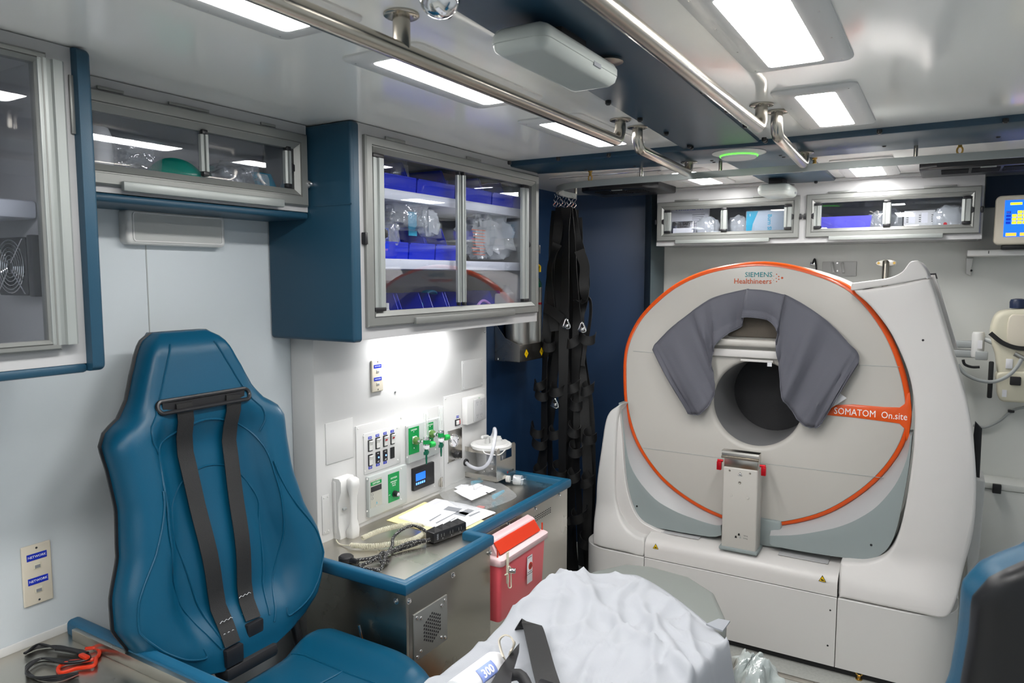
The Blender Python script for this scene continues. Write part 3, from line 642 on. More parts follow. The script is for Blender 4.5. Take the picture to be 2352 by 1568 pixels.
# ---- silver cradle under the disc, with concave bevel ----
YK=2.955; FK=FR_B(YK)
def cradle(crease,outer,Yb):
    # crease = front inner edge; outer = rest of the outline, both in the front plane
    c=smooth(PL(crease,YK),5,False); o=smooth(PL(outer,YK),5,False)
    mb=MB(FK); cen=Vector((-.65,1.02)); n=len(c)
    oo=[Vector(p) for p in o]; 
    L=[0]
    for i in range(len(oo)-1): L.append(L[-1]+(oo[i+1]-oo[i]).length)
    def so(t):
        d=t*L[-1]
        for i in range(len(L)-1):
            if L[i+1]>=d: 
                k=(d-L[i])/(L[i+1]-L[i]+1e-9); return oo[i].lerp(oo[i+1],k)
        return oo[-1]
    rows=[]
    for i,p in enumerate(c):
        p=Vector(p); t=i/(n-1); e=so(t); d=(cen-p).normalized(); rr=(cen-p).length; an=math.atan2(p.y-cen.y,p.x-cen.x); ro=min(RO,key=lambda q_:abs(math.atan2(math.sin(math.atan2(q_[1]-cen.y,q_[0]-cen.x)-an),math.cos(math.atan2(q_[1]-cen.y,q_[0]-cen.x)-an)))); gap=max(.006,rr-math.hypot(ro[0]-cen.x,ro[1]-cen.y)); inn=p+d*(gap+.004); m=p+d*gap*.62
        rows.append([(inn.x,-.10,inn.y),(inn.x-d.x*.003,-.052,inn.y-d.y*.003),(m.x,-.028,m.y),(p.x+d.x*gap*.25,-.010,p.y+d.y*gap*.25),(p.x+d.x*.002,-.0005,p.y+d.y*.002),(p.x,0,p.y)]+[tuple((p.lerp(e,k).x,0,p.lerp(e,k).y)) for k in (.3,.6,.9,.985)]+[(e.x,-.006,e.y),(e.x,-.045,e.y),(e.x,-.12,e.y)])
    m2=MB(FK); m2.rings([r_[:5] for r_ in rows],False,False,close=False); build(m2,'cradle_bevel','cbev',T,ang=60,recalc=False)
    mb.rings([r_[4:] for r_ in rows],False,False,close=False); r0=rows[0];r1=rows[-1]; mb.face([mb.v(p_) for p_ in r0]); mb.face([mb.v(p_) for p_ in r1]); return mb
crL=[(1427,925),(1430,960),(1446,1066),(1494,1137),(1545,1172),(1600,1194),(1640,1206),(1656,1207)]
ouL=[(1421,925),(1426,1000),(1434,1100),(1448,1160),(1478,1203),(1530,1216),(1610,1230),(1642,1233),(1657,1229)]
build(cradle(crL,ouL,3.1),'cradle','cgrey',T,ang=30,recalc=True)
crR=[(1768,1231),(1830,1229),(1897,1218),(1935,1208),(1972,1192),(2012,1166),(2047,1128),(2070,1090),(2086,1045),(2092,1000)]
ouR=[(1768,1248),(1772,1253),(1850,1268),(1935,1281),(1990,1286),(2030,1270),(2055,1230),(2072,1160),(2088,1070),(2095,1000)]
build(cradle(crR,ouR,3.1),'cradle','cgrey',T,ang=30,recalc=True)
a=at(1740,1200,'y',YK+.03); b=at(1775,1238,'y',YK+.03); mb=MB(); mb.box(a.x-.03,b.x+.03,YK+.03,YK+.2,.40,a.z+.02,.01); build(mb,'cradle_bridge','cgrey',T)
for px,py in ((1463,1162),(2001,1251)):
    p=at(px,py,'y',YK); mb=MB(FK); mb.lathe((p.x,.0,p.z),(0,1,0),[(.0042,0),(.0042,.0016),(.0025,.0018),(.0025,.0004)],14); build(mb,'screw','dark',T)
# ---- side tower (right) ----
YT=2.925; FT=FR_B(YT)
def ss(a,b,x): x=min(1,max(0,(x-a)/(b-a))); return x*x*(3-2*x)
def sidecover(pts,Y,dep,r,name,mt,k=5,kk=5,lean=0,xo=None,ro=.13,hi=.4):
    # front face swells forward to the base below, and turns away at its outer side
    Yp=lambda z:Y-lean*(1-ss(.30,.50,z))
    def pl(a,b):
        y=Y
        for _ in range(4): p=at(a,b,'y',y); y=Yp(p.z)
        return (p.x,.3025 if lean and p.z<.345 and b>1236 else p.z)
    mb=MB(FR_B(Y)); P=smooth([pl(*c) for c in pts],k); mb.prism(P,-dep,0,r,kk)
    def wp(b):
        if lean or xo is not None:
            for i in range(14): bmesh.ops.bisect_plane(b,geom=list(b.verts)+list(b.edges)+list(b.faces),plane_co=(0,0,.30+.016*i),plane_no=(0,0,1))
            if xo is not None:
                s=1 if xo>-.5 else -1
                for i in range(9): bmesh.ops.bisect_plane(b,geom=list(b.verts)+list(b.edges)+list(b.faces),plane_co=(xo-s*ro*(i+.3)/9,0,0),plane_no=(1,0,0))
            for v in b.verts:
                fr=max(0,1-(v.co.y-Y)/.3); dy=-lean*(1-ss(.30,.50,v.co.z))*fr
                if xo is not None:
                    d=abs(xo-v.co.x)
                    if d<ro: dy+=(ro-math.sqrt(max(0,ro*ro-(ro-d)**2)))*fr*(hi+(1-hi)*(1-ss(.3,.7,v.co.z)))
                v.co.y+=dy
    return build(mb,name,mt,T,ang=50,warp=wp)
tw=[(1962,668),(1990,664),(2060,653),(2128,640),(2140,655),(2165,735),(2195,835),(2222,930),(2238,1030),(2243,1130),(2236,1230),(2212,1325),(2195,1392),(2172,1410),(2120,1404),(2040,1387),(1980,1374),(1935,1363),(1927,1359),(1929,1300),(1940,1291),(1990,1292),(2036,1274),(2062,1232),(2080,1160),(2094,1070),(2100,1000),(2100,930),(2086,855),(2048,768),(2000,704)]
sidecover(tw,YT,.42,.010,'side_tower','cts',lean=.063,xo=XR0+.04,ro=.15,hi=.3)
cap=[(1957,650),(1962,649),(2010,643),(2045,637),(2072,624),(2088,604),(2098,599),(2112,600),(2128,622),(2132,636),(2128,639),(2050,653),(1992,662),(1960,667),(1954,663)]
sidecover(cap,YT-.002,.42,.006,'tower_cap','cts',3)
p=at(2120,781,'y',YT); mb=MB(FT); mb.cyl((p.x,-.001,p.z),(p.x,.001,p.z),.004,14); build(mb,'screw','dark',T)
for px,py in ((1940,1356),(1907,1401),(1901,1482)):
    p=at(px,py,'y',YBASE if px<1935 else YT); mb=MB(FR_B(YBASE if px<1935 else YT)); mb.cyl((p.x,-.001,p.z),(p.x,.001,p.z),.0035,12); build(mb,'screw','dark',T)
# ---- left side cover ----
lc=[(1427,928),(1412,936),(1398,948),(1388,975),(1378,1040),(1367,1110),(1359,1180),(1356,1225),(1358,1238),(1366,1246),(1400,1258),(1440,1267),(1478,1275),(1480,1240),(1462,1232),(1436,1210),(1420,1175),(1412,1130),(1413,1040),(1416,980),(1422,940)]
sidecover(lc,YT-.005,.42,.010,'side_cover','ctb',4,lean=.058,xo=XL0,ro=.13,hi=.35)
li=[(1420,936),(1408,955),(1402,1040),(1402,1130),(1413,1178),(1438,1210),(1464,1233),(1482,1240),(1540,1232),(1500,1213),(1470,1195),(1450,1160),(1436,1100),(1428,1000)]
sidecover(li,YT+.01,.3,.004,'side_cover_inner','cts',4)
# ---- docking column ----
YCc=2.885; FC=FR_B(YCc); g=lambda px,py:(lambda p:(p.x,p.z))(at(px,py,'y',YCc))
a=g(1661,1072); b=g(1736,1262); x0,x1=a[0],g(1738,1180)[0]
col=MB(FC); col.box(x0-.0,x1,-.085,0,.398,a[1]+.003,.006,3); col=build(col,'docking_column','ctw',T)
build(MB(FC).box(x0-.008,x1+.008,-.095,.010,.394,.408,.005,2),'column_foot','cgrey',col)
top=at(1700,1040,'y',YCc).z
build(MB(FC).box(x0+.002,x1-.002,-.06,-.004,a[1],top-.012,.002),'steel_block','steel',col)
mb=MB(FC); P=[(-.02,top-.02),(.010,top-.026),(.012,top-.018),(.004,top-.014),(.004,top-.006),(.012,top-.004),(.010,top+.004),(-.03,top+.004)]
mb.rings([[(x,n,z) for n,z in P] for x in (x0-.006,x1+.004)]); build(mb,'docking_rail','steel',col,ang=20)
for x,s in ((x0-.004,-1),(x1+.004,1)):
    z=a[1]+.022
    mb=MB(FC); mb.cyl((x,-.012,z),(x+s*.022,-.012,z),.0055,14); mb.box(min(x+s*.006,x+s*.024),max(x+s*.006,x+s*.024),-.02,-.004,z-.038,z-.003,.002); build(mb,'release_lever','red',col)
for px,py,r in ((1676,1080,.0042),(1723,1087,.0042),(1699,1108,.0055)):
    p=at(px,py,'y',YCc); mb=MB(FC); mb.lathe((p.x,0,p.z),(0,1,0),[(r,0),(r,.001),(r*.7,.0012),(r*.5,.0002)],16); build(mb,'bolt','steel',col)
for px,py in ((1679,1137),(1717,1143)):
    p=at(px,py,'y',YCc); mb=MB(FC); mb.lathe((p.x,0,p.z),(0,1,0),[(.0065,0),(.006,.0012),(.001,.0018)],18); build(mb,'cover_cap','ctw',col)
warn(1700,1088,'paper',YCc-.0002,s=.0085,par=col)
p=at(1704,1234,'y',YCc)
for dx,dz in ((-.012,.010),(-.024,-.002)):
    mb=MB(FC); mb.prism(rrect(p.x+dx-.0035,p.x+dx+.0035,p.z+dz-.002,p.z+dz+.005,.003),.0002,.0007); mb.box(p.x+dx-.0045,p.x+dx+.0045,.0002,.0007,p.z+dz-.004,p.z+dz-.0015); build(mb,'weight_symbol','ink',col)
mb=MB(FC); mb.prism(rrect(p.x-.010,p.x-.004,p.z-.005,p.z+.004,.002),.0002,.0006); build(mb,'weight_symbol','grey',col)
text('+',.006,p.x-.0155,p.z-.001,.0003,FC,'ink',col,depth=.0003)
text('760 kg',.006,p.x+.014,p.z+.009,.0003,FC,'ink',col,depth=.0003); text('910 kg',.006,p.x+.014,p.z-.002,.0003,FC,'ink',col,depth=.0003)
# gap seam under the cover line on the right base part
# ================= GREY SHIELD DRAPE =================
t=thing('shield_drape','grey fabric shield draped in a horseshoe over the scanner bore','drape',(-.64,2.95,1.35))
pairs=[((1502,803),(1580,942)),((1506,792),(1592,951)),((1514,783),(1612,948)),((1545,752),(1634,925)),((1575,728),(1644,890)),((1600,709),(1641,850)),((1625,692),(1638,814)),((1648,681),(1652,785)),((1685,671),(1680,762)),((1719,664),(1707,747)),((1722,664),(1711,727)),((1762,667),(1765,733)),((1802,676),(1790,757)),((1806,677),(1785,792)),((1840,695),(1793,845)),((1885,724),(1798,898)),((1920,755),(1815,935)),((1950,788),(1840,966)),((1967,804),(1862,980)),((1973,818),(1880,978)),((1972,834),(1890,968))]
YF0=2.968
O=smooth([(p.x,p.z) for p in (at(a[0],a[1],'y',YF0) for a,b in pairs)],4,False); I=smooth([(p.x,p.z) for p in (at(b[0],b[1],'y',YF0) for a,b in pairs)],4,False)
n=len(O)
def dn(i):
    s=i/4; base=.004; 
    if 9.4<s<12.6: base+=.022*min(1,(s-9.4)/.6,(12.6-s)/.6)
    return base
def fn(u,v):
    i=int(round(u*(n-1))); o,p=O[i],I[i]; q=o.lerp(p,v); s=i/4
    fold=.007*math.sin(s*2.6+v*1.2)+.005*math.sin(s*5.1-v*2.1+1)+.004*math.sin(s*9.3+v*3)
    for s0,w_,a_ in ((1.9,.35,.012),(4.9,.25,.010),(6.6,.3,.016),(8.0,.3,-.008),(12.9,.22,.020),(14.9,.4,.016),(16.6,.35,.010),(15.8,.4,-.008),(18.2,.3,.010)): fold+=a_*math.exp(-abs((s-s0-.5*v)/w_)**1.5)
    if s>13: fold+=.010*math.exp(-((s-14.8-.8*v)/.55)**2)-.006*math.exp(-((s-16.4)/.5)**2)
    if s<9: fold+=.009*math.exp(-((s-6.4-.3*v)/.4)**2)+.005*math.exp(-((s-3.0+v)/.5)**2)
    lip=.015*math.exp(-(s-0)/.3)*0
    n_=dn(i)+.012*math.sin(math.pi*min(1,v*1.15))+fold*(.25+.9*v)+.010
    if v>.8 and 3<s<17: n_+=.006
    return (q.x,n_,q.y)
mb=MB(FR_B(YF0)); mb.grid(fn,n-1,18); build(mb,'fabric','fabric',t,thick=.003,ang=80)
mb=MB(FR_B(YF0)); mb.tube([Vector(fn(i/(n-1),0))+Vector((0,.001,0)) for i in range(n)],.0018,6); build(mb,'hem','fabric',t)
mb=MB(FR_B(YF0)); mb.tube([Vector(fn(i/(n-1),1))+Vector((0,.001,0)) for i in range(n)],.0022,6); build(mb,'hem','fabric',t)
P=PL([(1905,940),(1925,900),(1945,914),(1912,935)],2.975); mb=MB(FR_B(2.975)); mb.prism(P,0,.001); build(mb,'care_label','paper',t)
# ================= REAR WALL ITEMS =================
FB=FR_B(YB)
a=at(1890,601,'y',YB); b=at(1967,634,'y',YB)
t=thing('hook_plate','white hook board on the rear wall above the scanner','hook rack',(a.x,YB,b.z)); build(MB(FB).box(a.x,b.x,0,.012,b.z,a.z,.002),'plate','white',t)
for px in (1912,1935):
    p=at(px,605,'y',YB-.02); mb=MB(FB); mb.tube([(p.x,.01,p.z),(p.x,.035,p.z-.002),(p.x+.01,.05,p.z-.045)],.006,10,k=4); build(mb,'hook','white',t)
for px,py in ((1924,604),(1924,622)):
    p=at(px,py,'y',YB); mb=MB(FB); mb.cyl((p.x,.011,p.z),(p.x,.014,p.z),.004,10); build(mb,'screw','screw',t)
p=at(1868,606,'y',YB); t=thing('strap_clip','small metal clip on the rear wall left of the hook board','clip',(p.x,YB,p.z))
mb=MB(FB); mb.box(p.x-.012,p.x+.012,0,.02,p.z-.01,p.z+.01,.003); build(mb,'bracket','chrome',t); mb=MB(FB); mb.tube([(p.x,.02,p.z),(p.x+.01,.03,p.z+.025),(p.x+.015,.02,p.z),(p.x+.018,.02,p.z-.03)],.004,8,k=4); build(mb,'lever','black',t)
p=at(2036,604,'y',YB); t=thing('grab_bar','steel grab handle with oval flange above the scanner tower','grab handle',(p.x,YB,p.z))
mb=MB(FB); mb.prism([(p.x+.045*math.cos(a),p.z+.017*math.sin(a)) for a in [k*math.pi/14 for k in range(28)]],0,.004,.001); build(mb,'flange','steel',t)
mb=MB(FB); mb.tube([(p.x,.003,p.z),(p.x,.035,p.z),(p.x,.045,p.z-.02),(p.x,.048,p.z-.28),(p.x,.045,p.z-.32),(p.x,.003,p.z-.34)],.014,16,k=5); build(mb,'handle_tube','rail',t)
for s in(-1,1): mb=MB(FB); mb.cyl((p.x+s*.033,.003,p.z),(p.x+s*.033,.006,p.z),.006,12); build(mb,'screw','brass',t)
# touch screen
YM=3.60; FM=FR_B(YM); t=thing('touch_screen','beige touch screen with a blue display at the right edge','screen',(.3,YM,1.6))
a=at(2288,450,'y',YM); b=at(2288,562,'y',YM); W=.20; P=rrect(a.x,a.x+W,b.z,a.z,.02,6); mb=MB(FM); mb.prism(P,-.045,0,.008,3); build(mb,'housing','grey' if 0 else 'ivory',t)
a2=at(2309,460,'y',YM-.001); b2=at(2309,544,'y',YM-.001); mb=MB(FM); mb.box(a2.x,a2.x+W-.05,.0,.0012,b2.z,a2.z); sc=build(mb,'display','scr',t)
hh=a2.z-b2.z
for r_ in range(4):
    z=a2.z-hh*(.33+.095*r_); mb=MB(FM); mb.box(a2.x+.006,a2.x+.022,.0012,.002,z-hh*.035,z+hh*.035); build(mb,'key','scrd',sc)
    for c_ in range(4):
        if r_==0 and c_==0: continue
        x=a2.x+.026+c_*.018; mb=MB(FM); mb.box(x,x+.016,.0012,.002,z-hh*.04,z+hh*.04,.0); build(mb,'key','scry',sc)
for x in (.012,.06): mb=MB(FM); mb.box(a2.x+x-.004,a2.x+x+.032,.0012,.002,b2.z+.003,b2.z+.016); build(mb,'key','scro',sc)
mb=MB(FM); mb.box(a2.x+.018,a2.x+.058,.0012,.002,a2.z-.02,a2.z-.010); build(mb,'key','scry',sc)
text('PH1',.008,a2.x+.014,a2.z-hh*.33,.0021,FM,'wprint',sc)
build(MB(FM).box(a.x+.04,a.x+.16,-.14,-.044,b.z+.005,b.z+.05,.004),'mount_arm','black',t)
build(MB(FM).box(a.x+.05,a.x+.15,-.259,-.13,b.z+.012,b.z+.045,.002),'mount_arm','black',t)
build(MB(FM).box(a.x+.03,a.x+.17,-.07,-.03,b.z-.02,b.z+.005,.004),'foot','black',t)
# white shelf under it
t=thing('bracket_shelf','white metal shelf with bracket below the touch screen','shelf',(.1,3.7,1.5))
a=at(2222,574,'y',3.66); mb=MB(FR_B(3.66)); mb.box(a.x,a.x+.42,-.195,0,a.z-.026,a.z,.004); build(mb,'shelf_top','white',t)
mb=MB(FR_B(3.66)); mb.prism([(a.x,a.z-.03),(a.x+.028,a.z-.03),(a.x+.02,a.z-.11),(a.x+.002,a.z-.10)],-.195,-.17,.003); build(mb,'bracket','white',t)
p=at(2271,579,'y',3.66); mb=MB(FR_B(3.66)); mb.box(p.x-.0015,p.x+.0015,-.001,.001,p.z-.006,p.z+.006); build(mb,'slot','ink',t)
p=at(2231,621,'y',YB-.026); mb=MB(FB); mb.cyl((p.x,.025,p.z),(p.x,.03,p.z),.005,10); build(mb,'screw','dark',t)
# contrast injector head on arm
YI=3.62; FI=FR_B(YI); t=thing('injector_head','cream injector head strapped on a swing arm at the right edge','medical injector',(.27,YI,1.1))
g=lambda px,py:(lambda p:(p.x,p.z))(at(px,py,'y',YI))
body=[(2290,722),(2305,714),(2345,710),(2400,712),(2420,760),(2415,830),(2400,870),(2345,862),(2305,868),(2292,858),(2288,820),(2279,790),(2276,760),(2282,735)]
mb=MB(FI); mb.prism(smooth([g(*p_) for p_ in body],4),-.11,0,.022,5); build(mb,'housing','cream',t)
mb=MB(FI); mb.prism(smooth([g(*p_) for p_ in [(2318,728),(2352,722),(2400,724),(2402,780),(2352,800),(2316,790)]],4),-.01,.008,.006,3); build(mb,'cover','ivory',t)
mb=MB(FI); mb.prism(smooth([g(*p_) for p_ in [(2292,856),(2345,852),(2380,858),(2376,920),(2330,924),(2296,918),(2290,885)]],4),-.09,.004,.012,4); build(mb,'nose','cream',t)
p=g(2341,703); mb=MB(FI); mb.lathe((p[0],-.05,p[1]-.01),(0,0,1),[(.030,0),(.031,.025),(.027,.036),(.01,.04)],24); build(mb,'knob',mat('navy_knob',(.01,.02,.06),.4),t)
mb=MB(FI); W_=[g(2274,764),g(2300,785),g(2330,797),g(2365,800),g(2420,798)]; mb.ribbon([(x,.014,z) for x,z in W_],(0,0,1),.018,.003,4); build(mb,'strap','web',t)
mb=MB(FI); a=g(2277,830); b=g(2280,915); mb.box(a[0]-.008,a[0]+.010,-.02,.0,b[1],a[1],.005); build(mb,'strap','web',t)
mb=MB(FI); a=g(2328,864); mb.box(a[0]-.012,a[0]+.025,.0,.018,a[1]-.035,a[1],.003); build(mb,'plunger','dark',t)
mb=MB(FI); pts=[(2200,835),(2215,855),(2245,870),(2280,874),(2312,862),(2335,840),(2345,822)]; mb.tube([(g(*p_)[0],.035,g(*p_)[1]) for p_ in pts],.0075,10,k=4); build(mb,'cable','grey',t)
p=g(2345,818); mb=MB(FI); mb.cyl((p[0]-.025,.03,p[1]+.012),(p[0]+.012,.03,p[1]-.008),.010,14); build(mb,'plug','steel',t)
p=g(2318,835); build(MB(FI).box(p[0]-.012,p[0]+.012,.0,.004,p[1]-.02,p[1]+.02,.001),'label','paper',t)
p=g(2308,903); build(MB(FI).box(p[0]-.010,p[0]+.006,.004,.0055,p[1]-.015,p[1]+.015),'label','paper',t)
# arm with clamp
YA=3.7; FA=FR_B(YA); t=thing('swing_arm','light grey clamp and swing arm holding the injector','support arm',(.1,YA,1.2)); g=lambda px,py:(lambda p:(p.x,p.z))(at(px,py,'y',YA))
a=g(2195,782); b=g(2240,800); build(MB(FA).box(a[0]-.03,b[0],-.05,.0,b[1],a[1],.006),'arm','grey',t)
a=g(2195,803); b=g(2240,822); build(MB(FA).box(a[0]-.03,b[0],-.05,.0,b[1],a[1],.006),'arm','grey',t)
a=g(2248,762); b=g(2248,820); mb=MB(FA); mb.lathe((a[0],-.0,b[1]),(0,0,1),[(.022,0),(.024,.01),(.024,a[1]-b[1]-.01),(.02,a[1]-b[1])],24); build(mb,'pivot','white',t)
p=g(2250,790); build(MB(FA).box(p[0]-.008,p[0]+.009,.023,.026,p[1]-.018,p[1]+.018),'label','paper',t)
a=g(2240,805); b=g(2268,826); build(MB(FA).box(a[0],b[0],.0,.03,b[1],a[1],.004),'clamp','grey',t)
a=g(2262,778); b=g(2285,786); mb=MB(FA); mb.cyl((a[0],.0,a[1]),(b[0],.02,b[1]),.010,14,.013); build(mb,'joint','grey',t)
mb=MB(FA); mb.tube([(g(*p_)[0],.01,g(*p_)[1]) for p_ in [(2212,825),(2216,836),(2232,842),(2250,842)]],.006,10,k=4); build(mb,'clamp_lever','black',t)
build(MB(FA).box(g(2200,0)[0]-.06,g(2200,0)[0]-.02,-.158,-.045,1.13,1.26,.004),'wall_mount','grey',t)
# cable on the wall
mb=MB(FB); g=lambda px,py:(lambda p:(p.x,p.z))(at(px,py,'y',YB)); mb.tube([(g(*p_)[0],.012,g(*p_)[1]) for p_ in [(2235,975),(2262,980),(2295,965),(2322,943),(2352,934),(2420,925)]],.006,10,k=4)
tag(build(mb,'cable','grey'),'grey cable sagging across the rear wall below the injector','cable')
mb=MB(FB); p=g(2322,943); mb.box(p[0]-.012,p[0]+.012,.0,.02,p[1]-.006,p[1]+.006,.003); tag(build(mb,'cable_tie','black'),'black tie holding the grey wall cable below the injector','cable tie')
# upright document pocket / panels right of the tower
t=thing('panel_pocket','white upright pocket holding black panels beside the scanner tower','holder',(.12,3.4,.5))
g=lambda px,py,Y=3.36:(lambda p:(p.x,p.z))(at(px,py,'y',Y))
mb=MB(FR_B(3.36)); mb.prism([g(2238,1100),g(2262,1105),g(2262,1120),g(2248,1290),g(2222,1320),g(2215,1110)],-.18,0,.006,3); build(mb,'pocket','white',t)
mb=MB(FR_B(3.40)); mb.prism([g(2240,968,3.4),g(2256,985,3.4),(g(2250,1100,3.4)),g(2262,1125,3.4),g(2245,1130,3.4),g(2236,1000,3.4)],-.02,0,.003); build(mb,'black_panel','black',t)
# white strut behind the tower cap
mb=MB(FR_B(3.36)); g=lambda px,py:(lambda p:(p.x,p.z))(at(px,py,'y',3.36)); mb.prism([g(2135,632),g(2148,629),g(2200,800),g(2188,800),g(2132,650)],-.06,0,.004); tag(build(mb,'scanner_rear_cover','cts'),'narrow white cover edge leaning behind the scanner tower cap','panel')
mb=MB(FR_B(3.355)); g2=lambda px,py:(lambda p:(p.x,p.z))(at(px,py,'y',3.355)); mb.prism([g2(2130,640),g2(2133,628),g2(2150,627),g2(2154,640),g2(2150,640),g2(2148,631),g2(2136,632),g2(2133,642)],0,.006); tag(build(mb,'cover_clip','black'),'black edge clip on the leaning cover behind the tower','clip')
# bench along the rear wall at right
t=thing('storage_bench','grey-white storage bench with lid and latch on the rear wall','bench',(.35,3.75,.0))
g=lambda px,py:(lambda p:(p.x,p.z))(at(px,py,'y',3.72)); zt=g(2290,1125)[1]
build(MB(FR_B(3.72)).box(.13,XR-.002,-.138,0,.001,zt,.004),'body','wallb',t); build(MB(FR_B(3.715)).box(.13,XR-.002,-.143,0,zt+.002,zt+.03,.004),'lid','wallb',t)
p=g(2290,1103); build(MB(FR_B(3.70)).box(p[0]-.016,p[0]+.016,-.015,.006,zt-.01,zt+.03,.003),'latch','black',t)
# ================= CONSOLE FITTINGS (left wall, face x = XP) =================
FP=FR_L(XP)
def g(px,py,n=0): p=at(px,py,'x',XP+n); return (p.y,p.z)
def screws(pts,par,fr=FP,n=.003,r=.0035,m='white'):
    for (u,w) in pts: mb=MB(fr); mb.lathe((u,n,w),(0,1,0),[(r,0),(r*.9,.0012),(r*.4,.002)],10); build(mb,'screw',m,par)
def quadplate(name,label,cat,tl,br,n0,n1,mt='console',bev=.0015,group=None,sc=None,n=0):
    a=g(*tl); b=g(*br); t=thing(name,label,cat,(XP,(a[0]+b[0])/2,b[1]),group)
    build(MB(FP).box(a[0],b[0],n0,n1,b[1],a[1],bev),'plate',mt,t)
    if sc:
        d=sc; screws([(u,w) for u in (a[0]+d,b[0]-d) for w in (b[1]+d,a[1]-d)] if not isinstance(sc,list) else sc,t,n=n1)
    return t,a,b
quadplate('cover_plate','blank white cover plate left of the switch panel, above the phone','cover plate',(746,973),(811,1049),0,.003,group='blank cover plates')
quadplate('cover_plate','blank white cover plate at the top right of the console','cover plate',(1060,829),(1108,885),0,.004,sc=.01,group='blank cover plates')
quadplate('cover_plate','narrow white cover plate beside the phone','cover plate',(738,1139),(757,1222),0,.003,sc=.008,group='blank cover plates')
quadplate('service_panel','tall white service panel behind the power outlet and vacuum gauge','panel',(1018,911),(1113,1113),0,.004,sc=.009)
a=g(815,979); b=g(1009,1140); zb=g(825,1205)[1]
t=thing('service_panel','wide white hinged panel carrying the switches and oxygen plates','panel',(XP,a[0],zb)); PAN=t
build(MB(FP).box(a[0],b[0],0,.006,zb+.005,a[1],.002),'plate','console',t)
screws([g(*q_) for q_ in ((819,984),(918,959),(926,1080),(994,1046),(995,1116),(930,1131),(922,1163))],t,n=.006)
screws([g(*q_) for q_ in ((907,900),(679,831),(687,1029),(1114,761),(1113,920))],None) if 0 else None
t0=thing('panel_screws','steel screws in the white console face','screws',(XP,2,1)) if 0 else None
for px,py,L in ((907,900,'single screw on the blank console face right of the network plate'),(1113,762,'screw at the top right edge of the console'),(1113,920,'screw on the right edge of the console above the outlet box')):
    u,w_=g(px,py); mb=MB(FP); mb.lathe((u,0,w_),(0,1,0),[(.005,0),(.0045,.002),(.002,.0035)],12); tag(build(mb,'screw','screw'),L,'screw')
def netplate(X,tl,br,label,thick=.008):
    f=FR_L(X); a=at(*tl,'x',X); b=at(*br,'x',X); t=thing('network_outlet',label,'network outlet',(X,(a.y+b.y)/2,b.z)); W=b.y-a.y; H=a.z-b.z; c=(a.y+b.y)/2
    build(MB(f).box(a.y,b.y,0,thick,b.z,a.z,.003,3),'plate','ivory',t)
    for k in (.80,.40):
        z=b.z+H*k; l=build(MB(f).box(c-W*.34,c+W*.34,thick,thick+.0008,z-H*.055,z+H*.055),'name_strip','lblue',t); text('NETWORK',H*.055,c,z,thick+.0008,f,'wprint',l)
        z-=H*.155; build(MB(f).box(c-W*.13,c+W*.13,thick,thick+.0015,z-H*.055,z+H*.045,.001),'jack','cream',t); build(MB(f).box(c-W*.09,c+W*.09,thick+.0014,thick+.0020,z-H*.04,z+H*.01),'socket','inkg',t)
    for z in (a.z-H*.06,b.z+H*.07): mb=MB(f); mb.cyl((c,thick,z),(c,thick+.001,z),.0025,10); build(mb,'screw','screw',t)
netplate(XP,(850,828),(877,896),'ivory network outlet plate with two blue labels high on the console')
netplate(XL,(45,1258),(121,1372),'ivory network outlet plate with blue labels low on the wall left of the seat',.006)
# switch panel
t,a,b=quadplate('switch_panel','white panel of rocker switches with blue labels on the console','switch panel',(831,996),(916,1062),.006,.009)
screws([g(*q_,.009) for q_ in ((835,1002),(912,982),(838,1082),(914,1056))],t,n=.009)
S1=[(589,792),(637,776),(686,762),(732,748)]; S2=[(590,886),(638,868),(685,854),(731,838)]
for row,(L,kinds) in enumerate(((S1,'wwrr'),(S2,'wkkb'))):
    for (X_,Y_),k in zip(L,kinds):
        u,w_=g(640+X_/2.8,740+Y_/2.8,.01); hw,hh=.0115,.0205
        sw=build(MB(FP).box(u-hw,u+hw,.009,.012,w_-hh,w_+hh,.002),'switch','black',t)
        if k in 'wr':
            mb=MB(FP); mb.prism([(u-hw*.68,w_-hh*.8),(u+hw*.68,w_-hh*.8),(u+hw*.68,w_+hh*.8),(u-hw*.68,w_+hh*.8)],.011,.013); 
            mb=MB(FP); mb.rings([[(x,n_,z) for n_,z in ((.010,w_-hh*.8),(.014,w_-hh*.8),(.014,w_+hh*.05),(.021,w_+hh*.75),(.010,w_+hh*.8))] for x in (u-hw*.68,u+hw*.68)]); rk=build(mb,'rocker','white',sw,ang=20)
            if k=='r': mb=MB(FP); mb.box(u-hw*.45,u+hw*.35,.0145,.0175,w_+hh*.10,w_+hh*.35); build(mb,'indicator','red',sw)
        if k=='k':
            mb=MB(FP); mb.cyl((u+.002,.012,w_),(u+.002,.0135,w_),.0028,12); build(mb,'indicator','bled',sw); text('ON',.005,u-.001,w_+hh*.7,.0122,FP,'wprint',sw); text('OFF',.005,u,w_-hh*.7,.0122,FP,'wprint',sw)
        if row==0 or k!='b':
            z=w_+hh+.0065 if row==0 else w_-hh-.006; l=build(MB(FP).box(u-.009,u+.009,.009,.0095,z-.0045,z+.0045),'name_strip','lblue',t); text(['LIGHT','VENT','PUMP','AUX','HEAT','ON','ON'][S1.index((X_,Y_)) if row==0 else 4+S2.index((X_,Y_))],.0048,u,z,.0096,FP,'wprint',l)
